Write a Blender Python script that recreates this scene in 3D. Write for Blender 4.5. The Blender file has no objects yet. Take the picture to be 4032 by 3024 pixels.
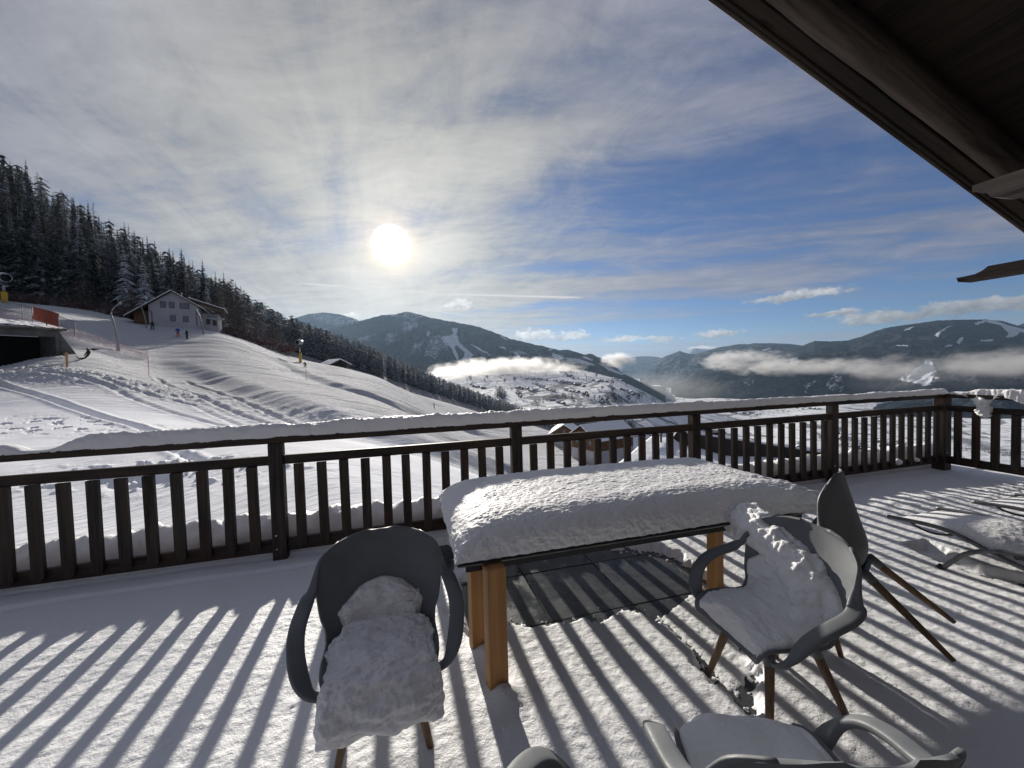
import bpy, math, random
import numpy as np
from mathutils import Vector, Matrix
random.seed(7); RS = np.random.RandomState(11)
scene = bpy.context.scene

# ------------------------------------------------------------------ camera
F_PX = 1514.0
PITCH = math.atan(49/1514); ROLL = math.atan(.0245); CAM_Z = 1.6
X3 = np.array([1, 0, 0.]); FW = np.array([0, math.cos(PITCH), -math.sin(PITCH)])
UP = np.array([0, math.sin(PITCH), math.cos(PITCH)])
RT = math.cos(ROLL)*X3 - math.sin(ROLL)*UP; UU = math.sin(ROLL)*X3 + math.cos(ROLL)*UP
cam_d = bpy.data.cameras.new('camera'); cam = bpy.data.objects.new('camera', cam_d)
scene.collection.objects.link(cam); scene.camera = cam
cam_d.sensor_width = 36; cam_d.lens = F_PX/4032*36
cam_d.clip_start = .05; cam_d.clip_end = 90000
M = Matrix.Identity(4)
for i in range(3):
    M[i][0] = RT[i]; M[i][1] = UU[i]; M[i][2] = -FW[i]
M[2][3] = CAM_Z
cam.matrix_world = M

# ------------------------------------------------------------------ sun
SUN = np.array([-0.2754894, 0.91218681, 0.30334934])
sun_d = bpy.data.lights.new('sun', 'SUN'); sun = bpy.data.objects.new('sun', sun_d)
scene.collection.objects.link(sun)
sun_d.energy = 5.0; sun_d.angle = math.radians(1.0); sun_d.color = (1, .93, .83)
sun.rotation_euler = Vector(SUN).to_track_quat('Z', 'Y').to_euler()
sun.location = (0, 0, 40)
EXPOSURE = .40
vs = scene.view_settings
vs.view_transform = 'Standard'; vs.look = 'None'; vs.gamma = 1; vs.use_curve_mapping = False
vs.exposure = EXPOSURE
cy = scene.cycles
cy.max_bounces = 5; cy.diffuse_bounces = 3; cy.glossy_bounces = 2; cy.transmission_bounces = 2
cy.volume_bounces = 0; cy.transparent_max_bounces = 6
cy.volume_step_rate = 1.0; cy.volume_max_steps = 96

# ------------------------------------------------------------------ node helpers
class NT:
    def __init__(s, tree): s.t = tree; s.n = tree.nodes; s.l = tree.links
    def node(s, kind, **kw):
        nd = s.n.new(kind)
        for k, v in kw.items(): setattr(nd, k, v)
        return nd
    def put(s, sock, val):
        if isinstance(val, S): s.l.new(val.o, sock)
        elif isinstance(val, bpy.types.NodeSocket): s.l.new(val, sock)
        else: sock.default_value = val
    def math(s, op, *a, clamp=False):
        nd = s.node('ShaderNodeMath', operation=op, use_clamp=clamp)
        for i, v in enumerate(a): s.put(nd.inputs[i], v)
        return S(s, nd.outputs[0])
    def sep(s, v):
        nd = s.node('ShaderNodeSeparateXYZ'); s.put(nd.inputs[0], v)
        return [S(s, o) for o in nd.outputs]
    def comb(s, x, y, z):
        nd = s.node('ShaderNodeCombineXYZ')
        for i, v in enumerate((x, y, z)): s.put(nd.inputs[i], v)
        return nd.outputs[0]
    def noise(s, vec, scale, detail=4, rough=.55, dist=0., out=0, lac=2.0):
        nd = s.node('ShaderNodeTexNoise'); s.put(nd.inputs['Vector'], vec)
        s.put(nd.inputs['Scale'], scale); nd.inputs['Detail'].default_value = detail
        nd.inputs['Roughness'].default_value = rough; nd.inputs['Distortion'].default_value = dist
        return S(s, nd.outputs[out])
    def voro(s, vec, scale, feature='F1', out=0, rnd=1.0):
        nd = s.node('ShaderNodeTexVoronoi', feature=feature); s.put(nd.inputs['Vector'], vec)
        nd.inputs['Scale'].default_value = scale; nd.inputs['Randomness'].default_value = rnd
        return S(s, nd.outputs[out])
    def smooth(s, v, a, b, lo=0., hi=1.):
        nd = s.node('ShaderNodeMapRange', interpolation_type='SMOOTHSTEP')
        s.put(nd.inputs[0], v)
        for i, q in enumerate((a, b, lo, hi)): s.put(nd.inputs[i+1], q)
        return S(s, nd.outputs[0])
    def mix(s, f, a, b):
        nd = s.node('ShaderNodeMix', data_type='RGBA'); s.put(nd.inputs['Factor'], f)
        for k, v in ((6, a), (7, b)):
            if isinstance(v, tuple) and len(v) == 3: v = (*v, 1)
            s.put(nd.inputs[k], v)
        return nd.outputs[2]
    def scalev(s, v, sc):
        nd = s.node('ShaderNodeMapping'); s.put(nd.inputs[0], v); nd.inputs['Scale'].default_value = sc
        return nd.outputs[0]
    def vmath(s, op, *a, out=0):
        nd = s.node('ShaderNodeVectorMath', operation=op)
        for i, v in enumerate(a): s.put(nd.inputs[i], v)
        return nd.outputs[out]
    def bump(s, h, strength=.5, dist=.01, normal=None):
        nd = s.node('ShaderNodeBump'); s.put(nd.inputs['Height'], h)
        nd.inputs['Strength'].default_value = strength; nd.inputs['Distance'].default_value = dist
        if normal is not None: s.put(nd.inputs['Normal'], normal)
        return nd.outputs[0]
class S:
    def __init__(s, nt, o): s.nt = nt; s.o = o
    def __add__(s, b): return s.nt.math('ADD', s, b)
    __radd__ = __add__
    def __sub__(s, b): return s.nt.math('SUBTRACT', s, b)
    def __rsub__(s, b): return s.nt.math('SUBTRACT', b, s)
    def __mul__(s, b): return s.nt.math('MULTIPLY', s, b)
    __rmul__ = __mul__
    def __truediv__(s, b): return s.nt.math('DIVIDE', s, b)
    def __rtruediv__(s, b): return s.nt.math('DIVIDE', b, s)
    def pow(s, b): return s.nt.math('POWER', s, b)
    def abs(s): return s.nt.math('ABSOLUTE', s)
    def max(s, b): return s.nt.math('MAXIMUM', s, b)
    def min(s, b): return s.nt.math('MINIMUM', s, b)
    def clamp(s): return s.nt.math('ADD', s, 0., clamp=True)

def pxdir(u, v):
    d = FW*F_PX + RT*(u-2016) - UU*(v-1512)
    return d/np.linalg.norm(d)

# ------------------------------------------------------------------ sky
world = bpy.data.worlds.new('World'); scene.world = world; world.use_nodes = True
wt = world.node_tree; wt.nodes.clear(); W = NT(wt)
sky = W.node('ShaderNodeTexSky', sky_type='NISHITA'); sky.sun_disc = False
sky.sun_elevation = math.asin(SUN[2]); sky.sun_rotation = math.atan2(SUN[0], SUN[1])
sky.air_density = 1.0; sky.dust_density = .4; sky.ozone_density = 2.2; sky.altitude = 900
dirv = W.node('ShaderNodeTexCoord').outputs['Generated']
dx, dy, dz = W.sep(dirv)
def wdot(v):
    return dx*float(v[0]) + dy*float(v[1]) + dz*float(v[2])
g = wdot(SUN).max(0.)
cz = dz.max(0.) + .05
px_, py_ = dx/cz, dy/cz
A = (-.985, .17); B = (.17, .985)
al = px_*A[0] + py_*A[1]; pe = px_*B[0] + py_*B[1]
warp = W.noise(W.comb(al*.35, pe*.35, 0.), 1., 3, .5) - .5
n1 = W.noise(W.comb(al*.16 + warp*.7, pe*1.15 + warp*1.5, 3.1), 1.0, 6, .58, .25)
n2 = W.noise(W.comb(al*1.0 + warp, pe*2.1 + warp*2., 7.7), 1.5, 7, .66, .5)
n3 = W.noise(W.comb(al*.3, pe*.42, 1.3), 1.0, 3, .5)
# coverage: thick veil round the sun and to the left, thinning to the right
rd = wdot(pxdir(4300, 900)); ld = wdot(pxdir(600, 700))
right = W.smooth(rd, .35, .96)
cov = (n1 - .5)*1.5*(1. + right*.45) + (n2 - .5)*.55 + (n3 - .5)*.5 + .44 + (1. - right)*.55 + right*.07
lowgap = W.smooth(dz, .19, .10)*W.smooth(dz, .03, .09)*W.smooth(rd, .52, .72)
cov = cov - lowgap*.38 + W.smooth(dz, .09, .035)*.15
n4 = W.noise(W.comb(al*1.1 + warp*2.2, pe*1.7 - warp*2., 2.2), 1.6, 8, .68, .8)
al3 = px_*-.34 + py_*.94; pe3 = px_*.94 + py_*.34
n5 = W.noise(W.comb(al3*.45 + warp, pe3*2.0 + warp*1.2, 5.5), 1.3, 8, .66, .5)
cov = cov + (n4 - .5)*.7 + (n5 - .5)*.9*(1. - right)
veil = W.smooth(cov, .15, 1.0)
tex = (n2 - .5)*.7 + (n1 - .5)*.7 + (n4 - .5)*.8 + (n5 - .5)*.8*(1. - right)
lum = .172 + g.pow(3.)*.10 + g.pow(12.)*.16 + g.pow(90.)*.18 + tex*(.20 + g.pow(6.)*.14)
warm = g.pow(6.)
ccol = W.mix(W.smooth(g, .70, 1.), (.90, .93, 1.14), (1.05, 1.02, .93))
cl = W.vmath('SCALE', ccol); W.put(cl.node.inputs['Scale'], (lum*10.).max(0.))
# clear sky: the sky texture, cooled a little near the sun
skc = W.vmath('MULTIPLY', sky.outputs[0], (.30, .385, .55))
base = W.mix(veil*.93, skc, cl)
# puffy low clouds over the ranges: (photo u, v, half width, half height, soft)
def puff(col, u, v, hw, hh, seed, bright=.52, flat=False):
    c = pxdir(u, v); e = np.cross(c, [0, 0, 1]); e /= np.linalg.norm(e); n = np.cross(e, c)
    a = wdot(e)/(hw/1250.); b = wdot(n)/(hh/1250.)
    nn = W.noise(W.comb(wdot(e)*30., wdot(n)*44., float(seed)), 1.0, 7, .62, .3)
    f = 1.0 - (a*a + b*b).pow(.5) + (nn - .5)*2.6
    m = W.smooth(f, .06, .55)*W.smooth(wdot(c), .9, .95)
    sh = W.noise(W.comb(wdot(e)*42., wdot(n)*60. - .35, float(seed)+2), 1.0, 6, .6)
    l = bright*1.45*(.62 + (b*.25 + (sh - .5)*1.3).max(-.35))
    cc = W.vmath('SCALE', (1.0, .985, .96)); W.put(cc.node.inputs['Scale'], l*10.)
    return W.mix(m*.82, col, cc)
base = puff(base, 1810, 1200, 62, 26, 1, .62)
base = puff(base, 2110, 1318, 95, 22, 2, .60)
base = puff(base, 2250, 1322, 75, 20, 3, .52)
base = puff(base, 2455, 1335, 70, 15, 4, .50)
base = puff(base, 2610, 1333, 65, 14, 5, .45)
base = puff(base, 2835, 1312, 75, 14, 6, .42)
base = puff(base, 2760, 1372, 60, 9, 7, .45)
base = puff(base, 3130, 1165, 130, 16, 8, .42)
base = puff(base, 3290, 1232, 70, 9, 9, .36)
base = puff(base, 3430, 1255, 90, 24, 10, .32)
base = puff(base, 3800, 1215, 160, 22, 11, .26)
base = puff(base, 1400, 1245, 45, 12, 13, .60)
def trail(col, a, b, w, amp):
    A1, B1 = pxdir(*a), pxdir(*b); n = np.cross(A1, B1); n /= np.linalg.norm(n)
    mid = A1+B1; mid /= np.linalg.norm(mid); half = float(np.dot(A1, mid))
    nn = W.noise(dirv, 60., 3, .6)
    wd = (nn - .5)*w*.8
    m = W.smooth((wdot(n)+wd).abs(), w, w*.25)*W.smooth(wdot(mid), half - .002, half + .004)
    cc = W.vmath('SCALE', (1.0, .98, .95)); W.put(cc.node.inputs['Scale'], 5.4)
    return W.mix(m*amp, col, cc)
base = trail(base, (1180, 1115), (1750, 1158), .0030, .8)
base = trail(base, (1750, 1158), (2290, 1172), .0032, .8)
base = trail(base, (1310, 1165), (1870, 1247), .0016, .55)
base = trail(base, (1985, 1020), (2020, 992), .0012, .4)
# glare of the sun burning through the veil
disc = W.smooth(g, .99890, .99935)
halo = g.pow(900.)*1.3 + g.pow(160.)*.10
hc = W.vmath('SCALE', (1.0, .68, .30)); W.put(hc.node.inputs['Scale'], halo*5.0)
dc = W.vmath('SCALE', (1.0, .95, .86)); W.put(dc.node.inputs['Scale'], disc*60.)
tot = W.vmath('ADD', W.vmath('ADD', base, hc), dc)
bg = W.node('ShaderNodeBackground'); W.put(bg.inputs[0], tot); bg.inputs[1].default_value = .1
W.l.new(bg.outputs[0], W.node('ShaderNodeOutputWorld').inputs[0])

# ------------------------------------------------------------------ numpy noise
_perm = RS.permutation(256); _perm = np.concatenate([_perm, _perm, _perm])
_grad = RS.normal(size=(256, 3)); _grad /= np.linalg.norm(_grad, axis=1)[:, None]
def perlin(x, y, z=0.):
    x, y, z = np.broadcast_arrays(np.asarray(x, float), np.asarray(y, float), np.asarray(z, float))
    xi = np.floor(x).astype(int); yi = np.floor(y).astype(int); zi = np.floor(z).astype(int)
    fx, fy, fz = x-xi, y-yi, z-zi
    xi &= 255; yi &= 255; zi &= 255
    s = lambda t: t*t*t*(t*(t*6-15)+10)
    sx, sy, sz = s(fx), s(fy), s(fz)
    r = 0
    for i in (0, 1):
        for j in (0, 1):
            for k in (0, 1):
                h = _perm[_perm[_perm[xi+i]+yi+j]+zi+k]
                gq = _grad[h]
                dt = gq[..., 0]*(fx-i)+gq[..., 1]*(fy-j)+gq[..., 2]*(fz-k)
                r = r + dt*(sx if i else 1-sx)*(sy if j else 1-sy)*(sz if k else 1-sz)
    return r
def fbm(x, y, z=0., oct=4, gain=.5, lac=2.03):
    r = 0; a = 1.
    for o in range(oct):
        r = r + a*perlin(np.asarray(x)*lac**o+o*17.3, np.asarray(y)*lac**o-o*9.1, np.asarray(z)*lac**o+o*5.7); a *= gain
    return r
def ridged(x, y, z=0., oct=4, gain=.5):
    r = 0; a = 1.
    for o in range(oct):
        r = r + a*(1-2*np.abs(perlin(np.asarray(x)*2.05**o+o*7.3, np.asarray(y)*2.05**o-o*3.1, z+o*5.7))*1.6); a *= gain
    return r
def billow(x, y, z=0., oct=3, gain=.55):
    r = 0; a = 1.
    for o in range(oct):
        r = r + a*(1.15-np.abs(perlin(np.asarray(x)*2.1**o+o*7.3, np.asarray(y)*2.1**o-o*3.1, np.asarray(z)*2.1**o+o*5.7))*3.4); a *= gain
    return -r/2.
def sstep(a, b, x):
    t = np.clip((x-a)/(b-a), 0, 1); return t*t*(3-2*t)

# ------------------------------------------------------------------ projection helpers
def raywz(u, v):
    d = pxdir(u, v); return d[0]/d[1], d[2]/d[1]
def at(u, v, d):
    w, t = raywz(u, v); return np.array([w*d, d, CAM_Z+t*d])
def onz(u, v, z):
    w, t = raywz(u, v); d = (z-CAM_Z)/t; return np.array([w*d, d, z])
def project(P):
    q = np.asarray(P, float) - np.array([0, 0, CAM_Z]); zz = q@FW
    return 2016+F_PX*(q@RT)/zz, 1512-F_PX*(q@UU)/zz

# ------------------------------------------------------------------ mesh helpers
COL = scene.collection
def raw_mesh(name, V, Fc, mat=None, smooth=True, attrs=None):
    me = bpy.data.meshes.new(name)
    V = np.asarray(V, dtype=np.float32)
    if isinstance(Fc, np.ndarray):
        n, k = Fc.shape
        me.vertices.add(len(V)); me.vertices.foreach_set('co', V.ravel())
        me.loops.add(n*k); me.loops.foreach_set('vertex_index', Fc.astype(np.int32).ravel())
        me.polygons.add(n)
        me.polygons.foreach_set('loop_start', np.arange(0, n*k, k, dtype=np.int32))
        me.polygons.foreach_set('loop_total', np.full(n, k, dtype=np.int32))
    else:
        me.from_pydata([tuple(map(float, v)) for v in V], [], Fc)
    me.update(calc_edges=True)
    if smooth: me.polygons.foreach_set('use_smooth', np.ones(len(me.polygons), dtype=bool))
    if attrs:
        for k, a in attrs.items():
            at_ = me.attributes.new(k, 'FLOAT', 'POINT'); at_.data.foreach_set('value', np.asarray(a, dtype=np.float32).ravel())
    if mat is not None:
        for m_ in (mat if isinstance(mat, (list, tuple)) else [mat]): me.materials.append(m_)
    return me
def link(name, me, parent=None):
    o = bpy.data.objects.new(name, me); COL.objects.link(o)
    if parent is not None: o.parent = parent
    return o
def tag(o, label=None, cat=None, group=None, kind=None):
    if label: o['label'] = label
    if cat: o['category'] = cat
    if group: o['group'] = group
    if kind: o['kind'] = kind
    return o
def empty(name, loc=(0, 0, 0), rz=0., label=None, cat=None, group=None):
    o = bpy.data.objects.new(name, None); COL.objects.link(o); o.empty_display_size = .2
    o.location = tuple(map(float, loc)); o.rotation_euler = (0, 0, rz)
    return tag(o, label, cat, group)
def kids(o): return [c for c in COL.objects if c.parent == o]
def copy_tree(o, parent=None, children=None):
    c = o.copy(); COL.objects.link(c); c.parent = parent
    for ch in (children or CH).get(o.name, []): copy_tree(ch, c)
    return c
CH = {}
def reg():      # index of children by parent name
    CH.clear()
    for o in COL.objects:
        if o.parent is not None: CH.setdefault(o.parent.name, []).append(o)
class MB:
    def __init__(s): s.v = []; s.f = []
    def add(s, vs_, fs):
        b = len(s.v); s.v += [tuple(map(float, p)) for p in vs_]; s.f += [tuple(b+i for i in f) for f in fs]; return s
    def box(s, x0, x1, y0, y1, z0, z1, bev=0., Mx=None):
        if bev > 0:
            b = bev; pts = []; 
            xs, ys, zs = (x0, x1), (y0, y1), (z0, z1)
            for i in (0, 1):
                for j in (0, 1):
                    for k in (0, 1):
                        sx, sy, sz = (1, -1)[i], (1, -1)[j], (1, -1)[k]
                        pts += [(xs[i], ys[j]+sy*b, zs[k]+sz*b), (xs[i]+sx*b, ys[j], zs[k]+sz*b), (xs[i]+sx*b, ys[j]+sy*b, zs[k])]
            def ix(i, j, k, a): return ((i*2+j)*2+k)*3+a
            fs = []
            for i in (0, 1):
                q = [ix(i, 0, 0, 0), ix(i, 1, 0, 0), ix(i, 1, 1, 0), ix(i, 0, 1, 0)]; fs.append(q if i else q[::-1])
                q = [ix(0, i, 0, 1), ix(1, i, 0, 1), ix(1, i, 1, 1), ix(0, i, 1, 1)]; fs.append(q[::-1] if i else q)
                q = [ix(0, 0, i, 2), ix(1, 0, i, 2), ix(1, 1, i, 2), ix(0, 1, i, 2)]; fs.append(q if i else q[::-1])
            for j in (0, 1):
                for k in (0, 1):
                    q = [ix(0, j, k, 1), ix(1, j, k, 1), ix(1, j, k, 2), ix(0, j, k, 2)]; fs.append(q if (j ^ k) else q[::-1])
                    q = [ix(j, 0, k, 0), ix(j, 1, k, 0), ix(j, 1, k, 2), ix(j, 0, k, 2)]; fs.append(q[::-1] if (j ^ k) else q)
                    q = [ix(j, k, 0, 0), ix(j, k, 1, 0), ix(j, k, 1, 1), ix(j, k, 0, 1)]; fs.append(q if (j ^ k) else q[::-1])
            for i in (0, 1):
                for j in (0, 1):
                    for k in (0, 1):
                        q = [ix(i, j, k, 0), ix(i, j, k, 1), ix(i, j, k, 2)]; fs.append(q if (i ^ j ^ k) else q[::-1])
        else:
            pts = [(x, y, z) for x in (x0, x1) for y in (y0, y1) for z in (z0, z1)]
            fs = [(0, 1, 3, 2), (4, 6, 7, 5), (0, 4, 5, 1), (2, 3, 7, 6), (0, 2, 6, 4), (1, 5, 7, 3)]
        if Mx is not None: pts = [Mx @ Vector(p) for p in pts]
        return s.add(pts, fs)
    def tube(s, path, rad, n=8, cap=True, squash=None, ref=(0, 0, 1), pw=1.):
        P = [np.array(p, float) for p in path]; m = len(P)
        if np.isscalar(rad) or isinstance(rad, tuple): rad = [rad]*m
        vs_, fs = [], []
        for i in range(m):
            t = P[min(i+1, m-1)]-P[max(i-1, 0)]; t /= np.linalg.norm(t)+1e-9
            r = np.array(ref, float)
            if abs(t@r) > .95: r = np.array([1., 0, 0]) if abs(t[0]) < .9 else np.array([0, 1., 0])
            a = np.cross(r, t); a /= np.linalg.norm(a); b = np.cross(t, a)
            ra = rad[i]; rb = ra
            if isinstance(ra, tuple): ra, rb = ra
            for k in range(n):
                an = 2*math.pi*(k+.5)/n
                ca, sa = math.cos(an), math.sin(an); vs_.append(P[i]+a*ra*math.copysign(abs(ca)**pw, ca)+b*rb*math.copysign(abs(sa)**pw, sa))
        for i in range(m-1):
            for k in range(n):
                k2 = (k+1) % n
                fs.append((i*n+k, i*n+k2, (i+1)*n+k2, (i+1)*n+k))
        if cap: fs.append(tuple(range(n))[::-1]); fs.append(tuple((m-1)*n+k for k in range(n)))
        return s.add(vs_, fs)
    def mesh(s, name, mat=None, smooth=False): return raw_mesh(name, s.v, s.f, mat, smooth)
    def build(s, name, mat=None, parent=None, smooth=False): return link(name, s.mesh(name, mat, smooth), parent)
def grid_faces(nu, nv, flip=False):
    i = np.arange(nu-1)[:, None]*nv+np.arange(nv-1)[None, :]
    q = np.stack([i, i+nv, i+nv+1, i+1], -1).reshape(-1, 4)
    return q[:, ::-1].copy() if flip else q
def catmull(P, n):
    P = np.asarray(P, float); P = np.vstack([2*P[0]-P[1], P, 2*P[-1]-P[-2]]); out = []
    m = len(P)-3
    for i in np.linspace(0, m-1e-6, n):
        k = int(i); t = i-k; p0, p1, p2, p3 = P[k:k+4]
        out.append(.5*((2*p1)+(-p0+p2)*t+(2*p0-5*p1+4*p2-p3)*t*t+(-p0+3*p1-3*p2+p3)*t**3))
    return np.array(out)

# ------------------------------------------------------------------ materials
def newmat(name):
    m = bpy.data.materials.new(name); m.use_nodes = True
    nt = m.node_tree; nt.nodes.clear(); n = NT(nt)
    bs = n.node('ShaderNodeBsdfPrincipled'); out = n.node('ShaderNodeOutputMaterial'); nt.links.new(bs.outputs[0], out.inputs[0])
    return m, n, bs
def simple(name, col, rough=.6, nscale=0, namp=.25, metal=0., bump=0., obj=True, spec=None):
    m, n, b = newmat(name); b.inputs['Roughness'].default_value = rough; b.inputs['Metallic'].default_value = metal
    if spec is not None: b.inputs['Specular IOR Level'].default_value = spec
    tc = n.node('ShaderNodeTexCoord').outputs['Object']
    if nscale:
        f = n.noise(tc, nscale, 5, .6)
        c0 = tuple(c*(1-namp) for c in col); c1 = tuple(min(1, c*(1+namp)) for c in col)
        n.put(b.inputs['Base Color'], n.mix(n.smooth(f, .3, .7), c0, c1))
        if bump: n.put(b.inputs['Normal'], n.bump(n.noise(tc, nscale*3, 5, .6), bump, .01))
    else: b.inputs['Base Color'].default_value = (*col, 1)
    return m
def wood(name, dark, light, axis=0, scale=1., rough=.75, knots=True, bump=.5, redness=None, spec=.3):
    m, n, b = newmat(name); b.inputs['Roughness'].default_value = rough; b.inputs['Specular IOR Level'].default_value = spec
    tc = n.node('ShaderNodeTexCoord').outputs['Object']
    rnd = n.node('ShaderNodeObjectInfo').outputs['Random']
    x, y, z = n.sep(tc); off = S(n, rnd)*37.
    comp = [x, y, z]; sc = [28., 28., 28.]; sc[axis] = 1.6
    v = n.comb(comp[0]*sc[0]*scale+off, comp[1]*sc[1]*scale+off, comp[2]*sc[2]*scale)
    gr = n.noise(v, 1.0, 6, .6, .8)
    sc2 = [5., 5., 5.]; sc2[axis] = .9
    v2 = n.comb(comp[0]*sc2[0]*scale-off, comp[1]*sc2[1]*scale, comp[2]*sc2[2]*scale+off)
    big = n.noise(v2, 1.0, 3, .6)
    col = n.mix(n.smooth(gr*.65+big*.45, .38, .72), dark, light)
    if redness: col = n.mix(n.smooth(n.noise(v2, 2.3, 2, .5), .5, .75)*.6, col, redness)
    if knots:
        kn = n.voro(n.comb(comp[0]*(1.6 if axis == 0 else 7)+off, comp[1]*(1.6 if axis == 1 else 7), comp[2]*(1.6 if axis == 2 else 7)+off), 1.0)
        col = n.mix(n.smooth(kn, .16, .05)*.8, col, tuple(c*.3 for c in dark))
    n.put(b.inputs['Base Color'], col)
    n.put(b.inputs['Normal'], n.bump(gr, bump, .004))
    return m
def snowmat(name, s1=55., a1=.6, s2=14., a2=.5, d1=.006, d2=.02, col=(.80, .815, .84), rough=.55, dirty=0.):
    m, n, b = newmat(name); b.inputs['Roughness'].default_value = rough; b.inputs['Specular IOR Level'].default_value = .35
    tc = n.node('ShaderNodeTexCoord').outputs['Object']
    h1 = n.noise(tc, s1, 4, .65); h2 = n.noise(tc, s2, 3, .6)
    nb = n.bump(h2, a2, d2); nb = n.bump(h1, a1, d1, nb)
    n.put(b.inputs['Normal'], nb)
    if dirty:
        f = n.noise(tc, .8, 4, .6)
        n.put(b.inputs['Base Color'], n.mix(n.smooth(f, .5, .8)*dirty, col, tuple(c*.75 for c in col)))
    else: b.inputs['Base Color'].default_value = (*col, 1)
    return m
M_SNOW = snowmat('snow_deck', 75, .5, 24, .35, .008, .012)
M_SNOW_L = snowmat('snow_lumpy', 80, .5, 28, .4, .007, .012, col=(.81, .81, .815))
M_FENCE = wood('fence_wood', (.011, .008, .007), (.062, .045, .034), 2, 1., .62, redness=(.060, .026, .014))
M_FENCE_H = wood('fence_rail_wood', (.011, .008, .007), (.054, .037, .026), 0, 1., .6, redness=(.065, .026, .014))
M_LEGW = wood('table_leg_wood', (.38, .185, .065), (.52, .285, .115), 2, .8, .55, knots=False, bump=.2)
M_CHAIRLEG = wood('chair_leg_wood', (.085, .055, .035), (.24, .155, .09), 2, 1.4, .6, knots=False, bump=.3)
M_ROOFW = wood('roof_wood', (.020, .016, .013), (.070, .054, .042), 0, .7, .8)
M_ROOFB = wood('roof_board_wood', (.016, .011, .008), (.045, .030, .020), 0, .6, .8)
M_WEATH = wood('weathered_wood', (.014, .010, .008), (.115, .09, .07), 0, .55, .85, bump=.9)
def plastic():
    m, n, b = newmat('grey_plastic'); b.inputs['Roughness'].default_value = .42
    tc = n.node('ShaderNodeTexCoord').outputs['Object']
    f = n.noise(tc, 9, 5, .7); n.put(b.inputs['Base Color'], n.mix(n.smooth(f, .3, .75), (.130, .141, .150), (.158, .168, .178)))
    n.put(b.inputs['Roughness'], n.smooth(n.noise(tc, 30, 5, .7), .3, .7, .46, .62)); b.inputs['Specular IOR Level'].default_value = .28
    n.put(b.inputs['Normal'], n.bump(n.noise(tc, 420, 2, .5), .12, .001))
    return m
M_PLAST = plastic()
M_CAP = simple('leg_cap_plastic', (.13, .14, .15), .5)
M_TFRAME = simple('anthracite_frame', (.022, .024, .027), .38, 30, .2)
M_METAL = simple('lounger_tube_metal', (.11, .115, .12), .38, 20, .25, .35)
M_SLING = simple('lounger_sling', (.02, .02, .022), .7, 60, .2)
M_BLACK = simple('black_plastic', (.012, .012, .013), .5)
M_SCREW = simple('screw_steel', (.5, .5, .5), .3, metal=1.)
def slate():
    m, n, b = newmat('wet_slate'); tc = n.node('ShaderNodeTexCoord').outputs['Object']
    rnd = S(n, n.node('ShaderNodeObjectInfo').outputs['Random'])
    f = n.noise(tc, 5, 6, .65); f2 = n.noise(tc, 45, 5, .7)
    n.put(b.inputs['Base Color'], n.mix(n.smooth(f*.6+f2*.5+rnd*.1, .35, .8), (.022, .026, .030), (.085, .09, .095)))
    wet = n.smooth(n.noise(tc, 2.2, 4, .6), .42, .58)
    n.put(b.inputs['Roughness'], n.smooth(wet, 0., 1., .34, .12))
    n.put(b.inputs['Normal'], n.bump(n.noise(tc, 60, 4, .6), .35, .004, n.bump(n.noise(tc, 16, 3, .5), .25, .008)))
    return m
M_SLATE = slate()

# ------------------------------------------------------------------ frames
TH = math.atan2(.264, .9645); DX, DY = math.cos(TH), math.sin(TH)
def fr(s, q, z=0.): return np.array([s*DX-q*DY, s*DY+q*DX, z])
def tofr(P): return np.array([P[0]*DX+P[1]*DY, -P[0]*DY+P[1]*DX, P[2] if len(P) > 2 else 0])
POSTS = [-1.11+2.17*k for k in range(-3, 5)]; QF = 3.76; SC = POSTS[-1]

# ================================================================== STRUCTURE
# ---- elevation fields given as (photo u, depth, photo v) and interpolated smoothly
def tps_fit(ctrl, ku, kd, reg_=1e-4):
    P, T = [], []
    for u, d, v in ctrl:
        w, t = raywz(u, v); P.append((w*ku, math.log(d)*kd)); T.append(t)
    P = np.array(P); T = np.array(T); n = len(P)
    r = np.linalg.norm(P[:, None]-P[None], axis=2)
    K = np.where(r > 0, r*r*np.log(r+1e-12), 0)+np.eye(n)*reg_
    Q_ = np.hstack([np.ones((n, 1)), P]); A_ = np.zeros((n+3, n+3)); A_[:n, :n] = K; A_[:n, n:] = Q_; A_[n:, :n] = Q_.T
    sol = np.linalg.solve(A_, np.concatenate([T, np.zeros(3)]))
    def ev(w, d):
        w = np.asarray(w, float); d = np.asarray(d, float); sh = np.broadcast(w, d).shape
        X_ = np.stack([np.broadcast_to(w*ku, sh).ravel(), np.broadcast_to(np.log(d)*kd, sh).ravel()], 1)
        out = np.zeros(len(X_))
        for i in range(n):
            r2 = ((X_-P[i])**2).sum(1); out += sol[i]*np.where(r2 > 0, .5*r2*np.log(r2+1e-24), 0)
        out += sol[n]+X_@sol[n+1:]
        return out.reshape(sh)
    return ev
def vz(z, d, u):   # photo v of height z at depth d, column u
    w, _ = raywz(u, 1500); return project((w*d, d, z))[1]
C = []
for u in (-700, 0, 700, 1300): C += [(u, 4, vz(-.62, 4, u)), (u, 8, vz(-.45, 8, u))]
for u, z4, z8 in ((1700, -.8, -1.3), (2100, -1.4, -2.4), (2600, -3.0, -5.0), (3100, -4.5, -8)): C += [(u, 4, vz(z4, 4, u)), (u, 8, vz(z8, 8, u))]
C += [(-500, 15, vz(.3, 15, -500)), (0, 15, vz(-.05, 15, 0)), (300, 15, vz(-.13, 15, 300)), (800, 15, vz(-.5, 15, 800)), (1500, 15, vz(-1.2, 15, 1500)), (2000, 15, vz(-3.2, 15, 2000)),
      (2600, 15, vz(-7, 15, 2600)), (3100, 15, vz(-12, 15, 3100))]
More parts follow.
